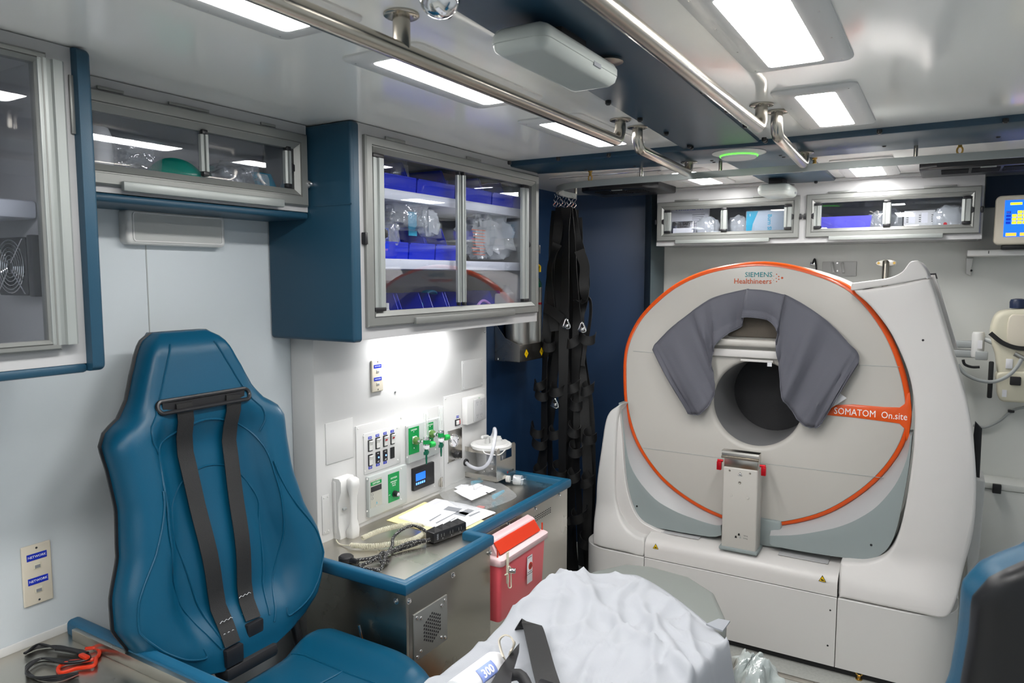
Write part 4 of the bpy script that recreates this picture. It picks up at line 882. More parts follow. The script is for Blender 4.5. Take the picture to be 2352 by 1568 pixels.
# oxygen outlet block
t,a,b=quadplate('oxygen_outlet_panel','grey block with two green oxygen outlets holding the flowmeters','oxygen outlet',(927,977),(1004,1037),.006,.022,'grey',.003)
M['pgrey']=mat('pale_grey_enamel',(.42,.45,.44),.4)
t.children[0].data.materials[0]=M['pgrey']
screws([g(*q_,.022) for q_ in ((934,980),(1001,962),(935,1050),(1000,1032))],t,n=.022)
OUT=[]
for tl,br in (((938,984),(962.5,1037)),((984,971),(995,1018))):
    c=g(*tl,.022); d=g(*br,.022); 
    if tl[0]>970: c=(c[0]-.012,c[1])
    pl_=build(MB(FP).box(c[0],d[0],.022,.0235,d[1],c[1]),'green_plate','green',t); cx=(c[0]+d[0])/2; H=c[1]-d[1]
    text('OXYGEN',.0085,cx,c[1]-H*.10,.0236,FP,'wprint',pl_)
    build(MB(FP).box(cx-.012,cx+.012,.0235,.030,d[1]+H*.38,d[1]+H*.66,.003),'socket_boss','white',pl_)
    for z in (c[1]-H*.18,d[1]+H*.2): mb=MB(FP); mb.lathe((cx,.0235,z),(0,1,0),[(.0028,0),(.001,.0015)],8); build(mb,'screw','screw',pl_)
    OUT.append((cx,d[1]+H*.52))
M['clearw']=mat('clear_tube_frosted',(.8,.84,.82),.1,alpha=.28)
def flowmeter(u,w_,label,target):
    t=thing('flowmeter',label,'flowmeter',(XP+.09,u,w_),'oxygen flowmeters')
    # body offset out of the wall so it stands at 'target' pixel x
    n=.06
    for k in range(40):
        d=Vector((XP+n,u,w_))-CAM; x=1176+FPX*d.dot(_r)/d.dot(_f)
        if x<target: n+=.0025
    mb=MB(FP); mb.lathe((u,.028,w_),(0,1,0),[(.012,0),(.015,.001),(.015,.012),(.012,.014),(.008,.016)],8); build(mb,'connector','olive',t)
    mb=MB(FP); mb.lathe((u,.043,w_),(0,1,0),[(.007,0),(.007,.008),(.009,.009),(.009,.014),(.005,.016),(.005,n-.043)],12); build(mb,'stem','chrome',t)
    mb=MB(FP); mb.lathe((u,n,w_-.026),(0,0,1),[(.008,0),(.010,.002),(.0115,.012),(.0115,.04),(.010,.043),(.0095,.046)],20); bd=build(mb,'body','chrome',t)
    mb=MB(FP); mb.lathe((u,n,w_-.006),(0,0,1),[(.0119,0),(.0119,.015)],20,False); build(mb,'green_label','green',bd); mb=MB(FP); mb.lathe((u,n,w_-.022),(0,0,1),[(.0119,0),(.0119,.011)],20,False); build(mb,'white_label','paper',bd)
    mb=MB(FP); mb.lathe((u,n,w_+.018),(0,0,1),[(.0095,0),(.0095,.088),(.008,.093),(.002,.095)],20); tb=build(mb,'gauge_tube','clearw',t)
    for k in range(9): mb=MB(FP); mb.box(u+.001,u+.006,n+.0088,n+.0098,w_+.028+k*.0075,w_+.0288+k*.0075); build(mb,'tick','inkg',tb)
    mb=MB(FP); mb.cyl((u,n,w_+.022),(u,n,w_+.105),.002,8); build(mb,'inner_tube','white',tb)
    mb=MB(FP); mb.cyl((u,n,w_-.012),(u+.016,n+.006,w_-.012),.004,10); build(mb,'valve_stem','chrome',t)
    mb=MB(FP); mb.lathe((u+.014,n+.005,w_-.012),(1,.35,0),[(.009,0),(.0115,.002),(.0115,.018),(.009,.022),(.001,.0225)],10); build(mb,'knob','kgreen',t)
    mb=MB(FP); mb.lathe((u,n,w_-.082),(0,0,1),[(.002,0),(.0028,.002),(.004,.022),(.0035,.034),(.007,.035),(.007,.05),(.006,.057)],12)
    build(mb,'barb','dgreen',t)
    mb=MB(FP); mb.box(u-.014,u+.014,n-.003,n+.003,w_-.046,w_-.034,.002); mb2=build(mb,'wing_nut','dgreen',t)
flowmeter(OUT[0][0],OUT[0][1]-.002,'left oxygen flowmeter with bright green knob',978.5)
flowmeter(OUT[1][0],OUT[1][1]-.002,'right oxygen flowmeter with green knob, beside the vacuum gauge',1013)
# oxygen control block
t,a,b=quadplate('oxygen_control_panel','grey block with an OXYGEN readout and a green valve plate below the switches','control panel',(836,1094),(925,1151),.006,.022,'grey',.003); t.children[0].data.materials[0]=M['pgrey']
screws([g(*q_,.022) for q_ in ((843,1100),(921,1076),(843,1174),(921,1146))],t,n=.022)
c=g(850,1104,.022); d=g(877,1157,.022); M['plgrey']=mat('beige_grey_label',(.40,.40,.35),.45)
l=build(MB(FP).box(c[0],d[0],.022,.0232,d[1],c[1]),'readout_plate','plgrey',t); H=c[1]-d[1]; cx=(c[0]+d[0])/2
build(MB(FP).box(c[0]+.001,d[0]-.001,.0232,.0236,c[1]-H*.20,c[1]-H*.07),'green_band','green',l); text('OXYGEN',.0095,cx,c[1]-H*.135,.0237,FP,'wprint',l,sx=.95)
build(MB(FP).box(c[0]+.002,d[0]-.002,.0232,.0245,c[1]-H*.43,c[1]-H*.24,.001),'readout','dark',l)
for k in (.52,.66): mb=MB(FP); mb.tube([(c[0]+.008+.005*math.cos(a_),.0236,c[1]-H*k+.005*math.sin(a_)) for a_ in [i*math.pi/6 for i in range(12)]],.0006,5,True); build(mb,'dial_mark','inkg',l)
text('A',.013,cx+.002,d[1]+H*.12,.0233,FP,'cyan',l)
for z in (c[1]-H*.04,d[1]+H*.04): mb=MB(FP); mb.lathe((cx,.0236,z),(0,1,0),[(.003,0),(.001,.0015)],8); build(mb,'screw','screw',l)
c=g(891,1090,.022); d=g(917,1145,.022); l=build(MB(FP).box(c[0],d[0],.022,.0235,d[1],c[1]),'green_plate','green',t); H=c[1]-d[1]; cx=(c[0]+d[0])/2
for k,s_ in ((.17,'OXYGEN'),(.30,'EMERGENCY'),(.37,'BY-PASS'),(.44,'VALVE')): text(s_,.0085 if k<.2 else .0062,cx,c[1]-H*k,.0236,FP,'wprint',l)
text('OFF',.005,c[0]+.005,c[1]-H*.73,.0236,FP,'wprint',l)
mb=MB(FP); mb.lathe((cx+.002,.0235,c[1]-H*.74),(0,1,0),[(.012,0),(.012,.004),(.010,.005),(.0105,.016),(.008,.018)],24); kn=build(mb,'knob','black',l)
mb=MB(FP); mb.lathe((cx+.002,.041,c[1]-H*.74),(0,1,0),[(.0075,0),(.007,.0012),(.0,.0013)],20); build(mb,'knob_cap','chrome',l)
# battery display
t,a,b=quadplate('display_unit','black square display unit with a small blue screen','display',(941,1075),(989,1108),.006,.020,'black',.003)
c=g(954,1085,.02); d=g(978,1108,.02)
build(MB(FP).box(c[0]-.002,d[0]+.002,.020,.0205,d[1]-.002,c[1]+.002),'bezel','rubber',t); H=c[1]-d[1]; W_=d[0]-c[0]
sc=build(MB(FP).box(c[0]+.002,d[0]-.003,.0205,.0212,d[1]+H*.36,c[1]-H*.12),'screen','scr',t)
for k in range(5): build(MB(FP).box(c[0]+.002+W_*.185*k,c[0]+.002+W_*.185*k+W_*.13,.0205,.0216,d[1]+H*.08,d[1]+H*.24,.0008),'key','scrl',t)
# hinges
for px,py,L in ((1008,976,'upper steel butterfly hinge beside the oxygen outlets'),(1010,1106,'lower steel butterfly hinge beside the blue display')):
    u,w_=g(px,py); t=thing('hinge',L,'hinge',(XP,u,w_),'console hinges'); s=.019
    build(MB(FP).box(u-.003,u+.010,.006,.009,w_-s,w_+s,.001),'leaf','steel',t)
    mb=MB(FP); mb.prism([(u-.004,w_-s),(u-.004,w_+s),(u-.016,w_+s*.5),(u-.018,w_-s*.3),(u-.016,w_-s*.8)],.006,.009,.001); build(mb,'leaf','steel',t)
    mb=MB(FP); mb.cyl((u,.010,w_-s),(u,.010,w_+s),.0045,12); build(mb,'knuckle','steel',t)
# outlet box
t,a,b=quadplate('power_outlet','white weatherproof power outlet box with four receptacles','power outlet',(1058,913),(1100,962),.004,.032,'white',.005)
cx=(a[0]+b[0])/2+.008; cz=(a[1]+b[1])/2
build(MB(FP).box(cx-.030,b[0]-.004,.032,.040,b[1]+.006,a[1]-.012,.004),'receptacle_plate','cabwhite',t)
for dx in (-.012,.016):
    for dz in (-.028,.026):
        for ex in (-.005,.005): build(MB(FP).box(cx+dx+ex-.001,cx+dx+ex+.001,.040,.0405,cz+dz,cz+dz+.009),'slot','inkg',t)
        build(MB(FP).box(cx+dx-.0015,cx+dx+.0015,.040,.0405,cz+dz-.008,cz+dz-.004),'slot','inkg',t)
text('TEST',.006,cx+.002,cz+.047,.0402,FP,'green',t)
c=g(1075,970); l=build(MB(FP).box(c[0]-.014,c[0]+.014,.004,.0048,c[1]-.006,c[1]+.006),'name_strip','lblue',t); text('120 VAC',.007,c[0],c[1],.0049,FP,'wprint',l)
# rocker switch
u,w_=g(1049,969); t=thing('rocker_switch','small black-framed rocker switch with red mark below the outlet','switch',(XP,u,w_)); build(MB(FP).box(u-.019,u+.017,.004,.007,w_-.013,w_+.013,.002),'frame','black',t); build(MB(FP).box(u-.014,u+.004,.007,.012,w_-.009,w_+.009,.002),'rocker','white',t); build(MB(FP).box(u+.004,u+.013,.007,.010,w_-.009,w_+.009,.002),'indicator','red',t)
l=build(MB(FP).box(u-.009,u+.009,.004,.0048,w_+.018,w_+.027),'name_strip','lblue',t); text('SUCTION',.005,u,w_+.0225,.0049,FP,'wprint',l)
# vacuum gauge
t,a,b=quadplate('vacuum_gauge_panel','steel plate with a round vacuum gauge and black knob','gauge',(1027,990),(1059,1051),.004,.006,'steel',.001)
screws([g(*q_,.006) for q_ in ((1029,991),(1057,983),(1029,1063),(1057,1053))],t,n=.006,m='screw')
u,w_=g(1043,1012,.01); mb=MB(FP); mb.lathe((u,.006,w_),(0,1,0),[(.028,0),(.028,.006),(.026,.009),(.024,.009),(.023,.006)],32,False); gz=build(mb,'gauge_rim','chrome',t)
mb=MB(FP); mb.lathe((u,.007,w_),(0,1,0),[(.0245,0),(.0245,.004),(.0,.0041)],32); fc=build(mb,'gauge_face','paper',gz)
for k in range(9):
    a_=R(225-270*k/8); x,z=math.cos(a_),math.sin(a_); mb=MB(FP); mb.tube([(u+x*.018,.0115,w_+z*.018),(u+x*.022,.0115,w_+z*.022)],.0005,5); build(mb,'tick','red' if k<3 else ('yel' if k<5 else 'ink'),gz)
mb=MB(FP); mb.tube([(u-.006,.012,w_+.006),(u+.013,.012,w_-.013)],.0008,5); build(mb,'needle','ink',gz)
u,w_=g(1048,1043,.012); mb=MB(FP); mb.lathe((u,.006,w_),(0,1,0),[(.016,0),(.016,.004),(.013,.006),(.0135,.020),(.011,.024),(.001,.025)],14); build(mb,'knob','black',t); text('VACUUM',.005,u-.012,w_-.022,.0062,FP,'ink',t)
# phone
u0,zt=g(764,1098,.0); u1,_=g(812,1090,.03); zb=g(770,1243)[1]
t=thing('telephone','white wall telephone with handset at the left end of the console','telephone',(XP,(u0+u1)/2,zb)); H=zt-zb; c=(u0+u1)/2
build(MB(FP).box(u0-.004,u0+.016,.0,.012,zb+.03,zt-.01,.003),'wall_plate','white',t)
mb=MB(FP); mb.rings([[(u,n_,z) for n_,z in ((.002,zb),(.026,zb+.002),(.030,zb+.02),(.022,zb+H*.25),(.022,zb+H*.62),(.036,zb+H*.80),(.036,zt-.01),(.028,zt),(.002,zt))] for u in (u0,u0+.002,u1-.002,u1)]); build(mb,'base','white',t,ang=50)
def hand(u,v):
    pass
prof=[(0,.026,.050,.014),(.03,.024,.058,.019),(.15,.024,.060,.0205),(.22,.036,.056,.018),(.32,.040,.052,.0155),(.5,.042,.053,.015),(.7,.040,.054,.0155),(.80,.036,.058,.018),(.88,.030,.064,.0205),(.97,.030,.062,.0195),(1,.034,.054,.014)]
rs=[]
for k,n0,n1,hw in prof: rs.append([(p_[0],p_[1],zb+.004+(H-.006)*k) for p_ in [(c+.012+hw*math.copysign(abs(math.cos(a_))**.6,math.cos(a_)),(n0+n1)/2+(n1-n0)/2*math.copysign(abs(math.sin(a_))**.6,math.sin(a_))) for a_ in [2*math.pi*i/20 for i in range(20)]]])
mb=MB(FP); mb.rings(rs); build(mb,'handset','white',t,ang=60)
mb=MB(FP); mb.box(c-.02,c-.004,.026,.034,zb+H*.50,zb+H*.54,.002); build(mb,'hook','grey',t)
# suction canister and bracket
UC=.0
cz=at(1125,1105,'x',XP+.14).z
def upos(px,n): # y where the point at n off the wall shows at pixel column px
    return at(px,1060,'x',XP+n).y
yb0=at(1066,1050,'x',XP).y; yb1=yb0+.150; nb=.160
zt_=at(1063,1032,'x',XP).z; zb_=at(1063,1096,'x',XP).z; hb=.022
t=thing('canister_bracket','bent stainless bracket holding the suction canister on the console','bracket',(XP,yb0,zb_))
def band(z0,z1,name):
    mb=MB(FP); 
    for b_ in ((yb0,yb0+.0018,.004,nb,z0,z1),(yb1-.0018,yb1,.004,nb,z0,z1)): mb.box(*b_)
    return mb
ft=at(1178,1023,'x',XP+nb)
mb=MB(FP); mb.prism([(yb0,zb_),(yb1,zb_),(yb1,zt_+.012),(yb1-.012,zt_+.022),(yb1-.03,zt_+.022),(yb1-.03,zt_-.035),(yb0+.03,zt_-.035),(yb0+.024,zt_+.015),(yb0+.012,zt_+.022),(yb0,zt_+.01)],nb-.002,nb,.0006,1); build(mb,'front_plate','steel',t)
for y,nm in ((yb0,'arm'),(yb1-.002,'arm')):
    mb=MB(FP); mb.box(y,y+.002,.004,nb-.002,zt_-.008,zt_+.012); build(mb,nm,'steel',t)
    mb=MB(FP); mb.box(y,y+.002,.004,nb-.002,zb_,zb_+hb); build(mb,nm,'steel',t)
build(MB(FP).box(yb0,yb1,.004,nb-.002,zb_-.0005,zb_+.0015),'shelf','steel',t)
text('SSCOR',.013,yb1-.035,zb_+.022,nb+.0001,FP,'ink',t,bold=.0003); mb=MB(FP); mb.box(yb1-.068,yb1-.062,nb,nb+.0006,zb_+.018,zb_+.026); build(mb,'logo_mark','red',t)
cu=(yb0+yb1)/2-.004; cn=.088; zl=zt_+.020
t=thing('suction_canister','clear suction canister with white lid standing in the steel bracket','canister',(XP+cn,cu,zb_+.002))
mb=MB(FP); mb.lathe((cu,cn,zb_+.003),(0,0,1),[(.001,0),(.044,.0),(.053,.006),(.057,.02),(.066,zl-zb_-.02),(.074,zl-zb_-.012)],36,False); build(mb,'jar','jar',t,ang=60)
mb=MB(FP); mb.lathe((cu,cn,zl-.014),(0,0,1),[(.078,0),(.085,.001),(.086,.012),(.082,.016),(.077,.012),(.072,.012),(.067,.018),(.03,.020),(.001,.020)],40); build(mb,'lid','white',t)
for du,dn_,r,h in ((-.03,.0,.010,.040),(.0,.0,.016,.03),(.038,.01,.018,.024),(.03,-.025,.012,.02)):
    mb=MB(FP); mb.lathe((cu+du,cn+dn_,zl),(0,0,1),[(r,0),(r*.9,h*.7),(r*.7,h*.75),(r*.7,h),(r*.5,h)],18); build(mb,'port','white',t)
mb=MB(FP); mb.cyl((cu-.03,cn,zl+.036),(cu-.075,cn+.005,zl+.042),.006,12); build(mb,'port','white',t)
mb=MB(FP); mb.tube([(cu-.078,cn+.01,zl-.004),(cu-.088,cn+.03,zl-.02),(cu-.06,cn+.075,zl-.026),(cu-.02,cn+.082,zl-.012)],.0022,8,k=5); build(mb,'tether','white',t)
mb=MB(FP); mb.tube([(cu+.07,cn+.02,zl+.004),(cu+.09,cn+.02,zl-.002),(cu+.093,cn+.03,zl-.018),(cu+.07,cn+.035,zl-.022)],.0025,8,k=5); build(mb,'tether','white',t)
mb=MB(FP)
text('1200cc',.012,cu-.02,zb_+.035,cn+.0620,FP,'wprint',t); text('MEDI-VAC',.010,cu-.012,zb_+.075,cn+.0640,FP,'wprint',t,rot=R(90))
for k in range(8): mb=MB(FP); mb.box(cu-.040,cu-.028,cn+.050,cn+.0508,zb_+.03+.009*k,zb_+.0312+.009*k); build(mb,'graduation','wprint',t)
# hose from the wall to the lid
gu=g(1067,1061); t=thing('suction_hose','clear hose looping from the wall port up to the canister lid','hose',(XP,gu[0],gu[1]))
mb=MB(FP); mb.lathe((gu[0],.004,gu[1]),(0,1,0),[(.015,0),(.015,.006),(.012,.010),(.006,.010)],20); build(mb,'grommet','rubber',t)
hp=[(1080,1070,.06),(1098,1076,.11),(1115,1070,.16),(1127,1052,.185),(1134,1022,.19),(1138,996,.165),(1136,984,.13)]
mb=MB(FP); mb.tube([(gu[0],.008,gu[1])]+[(lambda p_,n_:(p_.y,n_,p_.z))(at(a_,b_,'x',XP+c_),c_) for a_,b_,c_ in hp]+[(cu,cn+.012,zl+.045),(cu,cn,zl+.02)],.0070,12,k=6); build(mb,'tubing','tubep',t)
# ================= COUNTERS =================
ZS=.640; RT=.668
def rimpath(mb,pts,w_=.030,h=.038,z=RT):
    # rounded rubber bumper along a horizontal path (outer edge points), profile offset inward
    P=[Vector((p[0],p[1])) for p in pts]; rs=[]; n=len(P)
    prof=[]
    for i in range(14):
        a_=2*math.pi*i/14; prof.append((w_/2+w_/2*math.copysign(abs(math.cos(a_))**.55,math.cos(a_)),-h/2+h/2*math.copysign(abs(math.sin(a_))**.55,math.sin(a_))))
    for i in range(n):
        d0=(P[i]-P[i-1]).normalized() if i else None; d1=(P[i+1]-P[i]).normalized() if i<n-1 else None
        d0=d0 or d1; d1=d1 or d0; n0=Vector((-d0.y,d0.x)); n1=Vector((-d1.y,d1.x)); m=(n0+n1).normalized(); m=m/max(.3,m.dot(n1))
        rs.append([(P[i].x+m.x*a_,P[i].y+m.y*a_,z+b_) for a_,b_ in prof])
    return mb.rings(rs)
X1=-1.222; X2=-1.297; Y1=1.470; Y2=1.915; Y3=2.625
t=thing('counter','stepped stainless counter with thick blue rubber edge below the console','counter',(-1.5,2.0,0)); CNT=t
top=[(XP,Y1+.02),(X1-.02,Y1+.02),(X1-.02,Y2-.0),(X2-.02,Y2),(X2-.02,Y3-.02),(XL+.012,Y3-.02),(XL+.012,2.602),(XP,2.602)]
mb=MB(FR_T(0)); mb.prism(top,ZS-.012,ZS); build(mb,'steel_top','steelb',t)
mb=MB(); rimpath(mb,[(XL+.02,Y3),(X2,Y3),(X2,Y2),(X1,Y2),(X1,Y1),(-1.58,Y1)][::-1]); 
build(mb,'blue_rim','rimblue',t,ang=60)
def panel(x0,x1,y0,y1,z0,z1,nm,mt='steelb'): build(MB().box(x0,x1,y0,y1,z0,z1,.001),nm,mt,t)
panel(-1.62,X1-.010,Y1+.012,Y1+.022,.03,ZS-.012,'end_panel','steel_dim'); panel(X1-.020,X1-.010,Y1+.022,Y2-.008,.03,ZS-.012,'front_panel','steel_dim'); panel(X2-.020,X2-.010,Y2-.008,Y3-.015,.03,ZS-.012,'front_panel'); panel(X2-.012,X1-.02,Y2-.018,Y2-.008,.03,ZS-.012,'end_panel'); panel(-1.78,X2-.02,Y3-.025,Y3-.015,.03,ZS-.012,'end_panel')
panel(-1.60,X1-.04,Y1+.04,Y2-.04,0,.03,'plinth','black'); panel(-1.68,X2-.04,Y2-.02,Y3-.05,0,.03,'plinth','black')
def bolts(L,fr,n,par,r=.006,m='screw'):
    for px,py,ax,v in L:
        p=at(px,py,ax,v); u,w_=(p.y,p.z) if ax=='x' else (p.x,p.z); mb=MB(fr); mb.lathe((u,n,w_),(0,1,0),[(r*1.5,0),(r*1.5,.001),(r,.0012),(r*.85,.005),(r*.5,.006),(r*.4,.004)],14); build(mb,'bolt',m,par)
f1=FR_L(X1-.010); f2=FR_L(X2-.010); fe=FR_B(Y1+.012)
bolts([(939,1380,'x',X1-.01),(1040,1320,'x',X1-.01),(1125,1269,'x',X1-.01)],f1,0,t); bolts([(1167,1203,'x',X2-.01),(1229,1168,'x',X2-.01),(1284,1136,'x',X2-.01)],f2,0,t); bolts([(910,1380,'y',Y1+.012)],fe,0,t)
# slotted vent grille holes in the far front panel (painted-through dark perforations as small recess plugs)
mb=MB(f2)
p0=at(1160,1240,'x',X2-.01); p1=at(1264,1166,'x',X2-.01); p2=at(1264,1200,'x',X2-.01)
nx=26; du=(p1.y-p0.y)/nx; k0=p1.z; sl=0
cnt=0
for i in range(nx+1):
    for j in range(6):
        if i<18 and j>2+i*0: 
            if j>2: continue
        u=p1.y-i*du; z=p1.z-j*.0085-(0 if 1 else 0); mb.prism([(u+.0028*math.cos(a_),z+.0032*math.sin(a_)) for a_ in [k*math.pi/4 for k in range(8)]],-.001,.0006)
o=build(mb,'vent_perforation','dark',t); o['kind']='stuff'
# speaker grille plate on the near front
fG=FR_L(X1-.010); a=at(948,1412,'x',X1-.01); b=at(1025,1474,'x',X1-.01); zb=at(948,1522,'x',X1-.01).z
t=thing('speaker_grille','square aluminium plate perforated with round holes on the near counter front','speaker grille',(X1-.01,(a.y+b.y)/2,zb))
u0,u1,w0,w1=a.y,b.y,zb,a.z
build(MB(fG).box(u0,u1,0,.005,w0,w1,.001),'plate','alu',t)
cx,cz=(u0+u1)/2+.004,(w0+w1)/2; hr=.0038; pt=.0105; mb=MB(fG)
for i in range(-6,7):
    for j in range(-6,7):
        x=i*pt*.87; z=j*pt+(pt/2 if i%2 else 0)
        if x*x+z*z<.043**2: mb=MB(fG); mb.cyl((cx+x,.0046,cz+z),(cx+x,.0054,cz+z),hr,12); build(mb,'hole','dark',t)
for u,w_ in ((u0+.012,w0+.012),(u1-.012,w0+.012),(u0+.012,w1-.012),(u1-.012,w1-.012),(u0+.03,w1-.02),(u1-.028,w1-.022),(u0+.028,w0+.022),(u1-.03,w0+.02)):
    mb=MB(fG); mb.lathe((u,.005,w_),(0,1,0),[(.005,0),(.0045,.002),(.002,.003)],12); build(mb,'bolt','screw',t)
# near counter at the lower left
t=thing('counter','stainless counter with blue rubber edge at the lower left corner','counter',(-1.5,.4,0))
mb=MB(FR_T(0)); mb.prism([(XL+.001,-.4),(-1.22,-.4),(-1.22,.885),(XL+.001,.885)],ZS-.012,ZS); build(mb,'steel_top','steelb',t)
mb=MB(); rimpath(mb,[(XL+.02,.912),(-1.20,.912),(-1.20,-.4)][::-1],.034,.040,.674); build(mb,'blue_rim','rimblue',t,ang=60)
build(MB().box(-1.74,-1.22,.868,.886,ZS,.667,.001),'steel_lip','steelb',t)
build(MB().box(XL+.001,-1.22,-.4,.885,.0,ZS-.013,.002),'body','steelb',t)
build(MB().box(XL+.0005,XL+.006,-.4,.90,ZS,ZS+.02,.001),'sealant','white',t)
# ---- sharps container ----
FS=FR_L(X2-.010); a=at(1137,1262,'x',X2+.04); b=at(1244,1215,'x',X2+.04)
u0,u1=at(1136,1300,'x',X2+.06).y,at(1246,1300,'x',X2+.06).y; zt=at(1190,1250,'x',X2+.07).z; zb=at(1190,1402,'x',X2+.07).z
t=thing('sharps_container','translucent red sharps container with white lid hanging on the counter front','sharps container',(X2,(u0+u1)/2,zb))
u0+=.004; d=.085
def rr3(u0,u1,n0,n1,z,r): return [(x,y,z) for x,y in rrect(u0,u1,n0,n1,r,4)]
mb=MB(FS); mb.rings([rr3(u0+.022,u1-.006,.018,d-.014,zb,.012),rr3(u0+.020,u1-.004,.014,d-.011,zb+.004,.014),rr3(u0+.006,u1-.002,.008,d,zt-.03,.014)]); build(mb,'bin','pink',t,ang=50)
mb=MB(FS); mb.rings([rr3(u0+.002,u1+.004,.004,d+.006,zt-.036,.015),rr3(u0,u1+.006,.002,d+.010,zt-.032,.016),rr3(u0,u1+.006,.002,d+.010,zt-.014,.016),rr3(u0+.005,u1,.006,d+.004,zt-.009,.014)]); build(mb,'lid','pinkl',t,ang=50)
mb=MB(FS); mb.rings([[(x,y,z) for y,z in ((.012,zt-.01),(d-.02,zt-.01),(.040,zt+.034),(.014,zt+.042))] for x in (u0+.020,u1-.012)]); build(mb,'flap_housing','pinkl',t,ang=20)
mb=MB(FS); mb.rings([[(x,y,z) for y,z in ((d-.016,zt-.004),(d-.012,zt-.004),(.048,zt+.031),(.044,zt+.031))] for x in (u0+.030,u1-.022)]); build(mb,'flap','redp',t,ang=20)
for x in (u0+.016,u1-.002): build(MB(FS).box(x-.002,x+.002,d-.018,d-.014,zt-.01,zt+.018),'tab','redp',t)
p=at(1217,1305,'x',X2+.078); lb=build(MB(FS).box(p.y-.016,p.y+.020,d+.0005,d+.002,p.z-.052,p.z+.046,.0005),'label','paper',t)
fl=lambda u,n,w_:FS(u,n,w_)
mb=MB(FS); mb.cyl((p.y+.006,d+.002,p.z+.008),(p.y+.006,d+.0026,p.z+.008),.0135,24); build(mb,'hazard_circle','redp',lb)
mb=MB(FS)
for k in range(3):
    a_=R(90+120*k); cx,cz=p.y+.006+.005*math.cos(a_),p.z+.008+.005*math.sin(a_); mb=MB(FS); mb.tube([(cx+.0042*math.cos(b_),d+.0028,cz+.0042*math.sin(b_)) for b_ in [j*math.pi/6 for j in range(12)]],.0007,5,True); build(mb,'hazard_mark','ink',lb)
for k,s_ in ((.040,'SHARPS CONTAINER'),(-.012,'DANGER - BIOHAZARD'),(-.019,'NOT TO BE FILLED ABOVE LINE')): text(s_,.0035,p.y+.002,p.z+k,d+.0021,FS,'ink',lb,sx=.8)
# wire bracket with key lock
t=thing('key_lock','cream wire bracket with a chrome key lock on the sharps container','lock',(X2+.09,u0+.03,zt-.07)); uu=u0+.030
build(MB(FS).box(uu-.008,uu+.006,d+.013,d+.017,zt-.095,zt+.012,.002),'strap','cream',t)
mb=MB(FS); mb.tube([(u0-.0,d+.022,zt-.055),(uu-.012,d+.024,zt-.06),(uu-.012,d+.024,zt-.10),(uu+.002,d+.026,zt-.108),(uu+.006,d+.024,zt-.09),(uu+.004,d+.024,zt-.045),(uu-.012,d+.024,zt-.035),(uu-.014,d+.022,zt-.07)],.0022,8,k=4); build(mb,'wire','cream',t)
mb=MB(FS); mb.lathe((uu+.002,d+.016,zt-.052),(.35,1,0),[(.007,0),(.009,.002),(.009,.022),(.0075,.024),(.003,.024),(.001,.022)],20); build(mb,'barrel','chrome',t)
# ---- things on the counter ----
def top_(px,py,z=ZS): p=at(px,py,'z',z); return (p.x,p.y)
FTp=FR_T(ZS)
def sheetpoly(name,label,cat,px,z0,th,mt,curl=None,bump=0):
    P=[top_(a_,b_,ZS+z0) for a_,b_ in px]; mb=MB(FR_T(0)); mb.prism(P,ZS+z0,ZS+z0+th); o=build(mb,name,mt); return tag(o,label,cat)
sheetpoly('folder','pale yellow folder under the printed pages on the counter','folder',[(888,1195),(935,1173),(975,1153),(1060,1175),(1120,1200),(1020,1232)],.001,.0015,'yellow')
Pg=[(914,1190),(958,1169),(1002,1147),(1070,1160),(1136,1178),(1095,1197),(1052,1219),(980,1208)]
t=thing('printed_pages','stack of white printed pages lying on the yellow folder','paper',(*top_(1020,1185),ZS))
for k,(dx,dy) in enumerate(((0,0),(.004,.003),(-.003,.005))):
    P=[top_(a_,b_,ZS+.003) for a_,b_ in Pg]; P=[(x+dx,y+dy) for x,y in P]; mb=MB(FR_T(0)); mb.prism(P,ZS+.0028+k*.0011,ZS+.0036+k*.0011); pg=build(mb,'page','paper',t)
for q_ in ([(1018,1170),(1030,1162),(1062,1168),(1050,1176)],[(1040,1180),(1052,1173),(1078,1178),(1068,1186)],[(1052,1178),(1075,1168),(1090,1172),(1070,1183)],[(985,1195),(1012,1180),(1014,1181),(988,1197)],[(1000,1200),(1040,1180),(1042,1181),(1003,1202)],[(1020,1202),(1045,1188),(1047,1189),(1023,1203)],[(1075,1184),(1100,1174),(1104,1175),(1080,1186)]):
    P=[top_(a_,b_,ZS+.006) for a_,b_ in q_]; mb=MB(FR_T(0)); mb.prism(P,ZS+.0058,ZS+.0062); build(mb,'printed_block','inkg',pg)
# clear bag of suction parts
t=thing('medical_bag','clear plastic bag with a white label lying on the far counter','plastic bag',(*top_(1110,1130),ZS))
O_=[(1010,1118),(1040,1103),(1075,1090),(1110,1090),(1150,1105),(1184,1130),(1180,1142),(1140,1158),(1090,1172),(1055,1165),(1030,1150),(1012,1135)]
Pb=smooth([top_(a_,b_,ZS+.01) for a_,b_ in O_],4); cb=sum((Vector(p) for p in Pb),Vector((0,0)))/len(Pb)
rs=[]
for k in range(9):
    s_=1-k/9; h=.003+.030*(1-s_**2)**.8
    rs.append([tuple(cb+(Vector(p)-cb)*s_)+(ZS+h+.006*noise.noise(Vector((p[0]*30,p[1]*30,k*.6)))*(1 if k else 0)+.001,) for p in Pb])
mb=MB(); mb.rings(rs,False,True); build(mb,'film','film',t,ang=60)
def bagpoly(pts,z,th,nm,mt):
    P=[top_(a_,b_,ZS+z) for a_,b_ in pts]; mb=MB(FR_T(0)); mb.prism(P,ZS+z,ZS+z+th); return build(mb,nm,mt,t)
lb=bagpoly([(1042,1127),(1070,1118),(1098,1110),(1140,1124),(1112,1137),(1083,1149),(1060,1138)],.034,.0008,'label','paper')
bagpoly([(1044,1120),(1060,1112),(1078,1113),(1072,1119),(1052,1124)],.033,.0006,'label','paper')
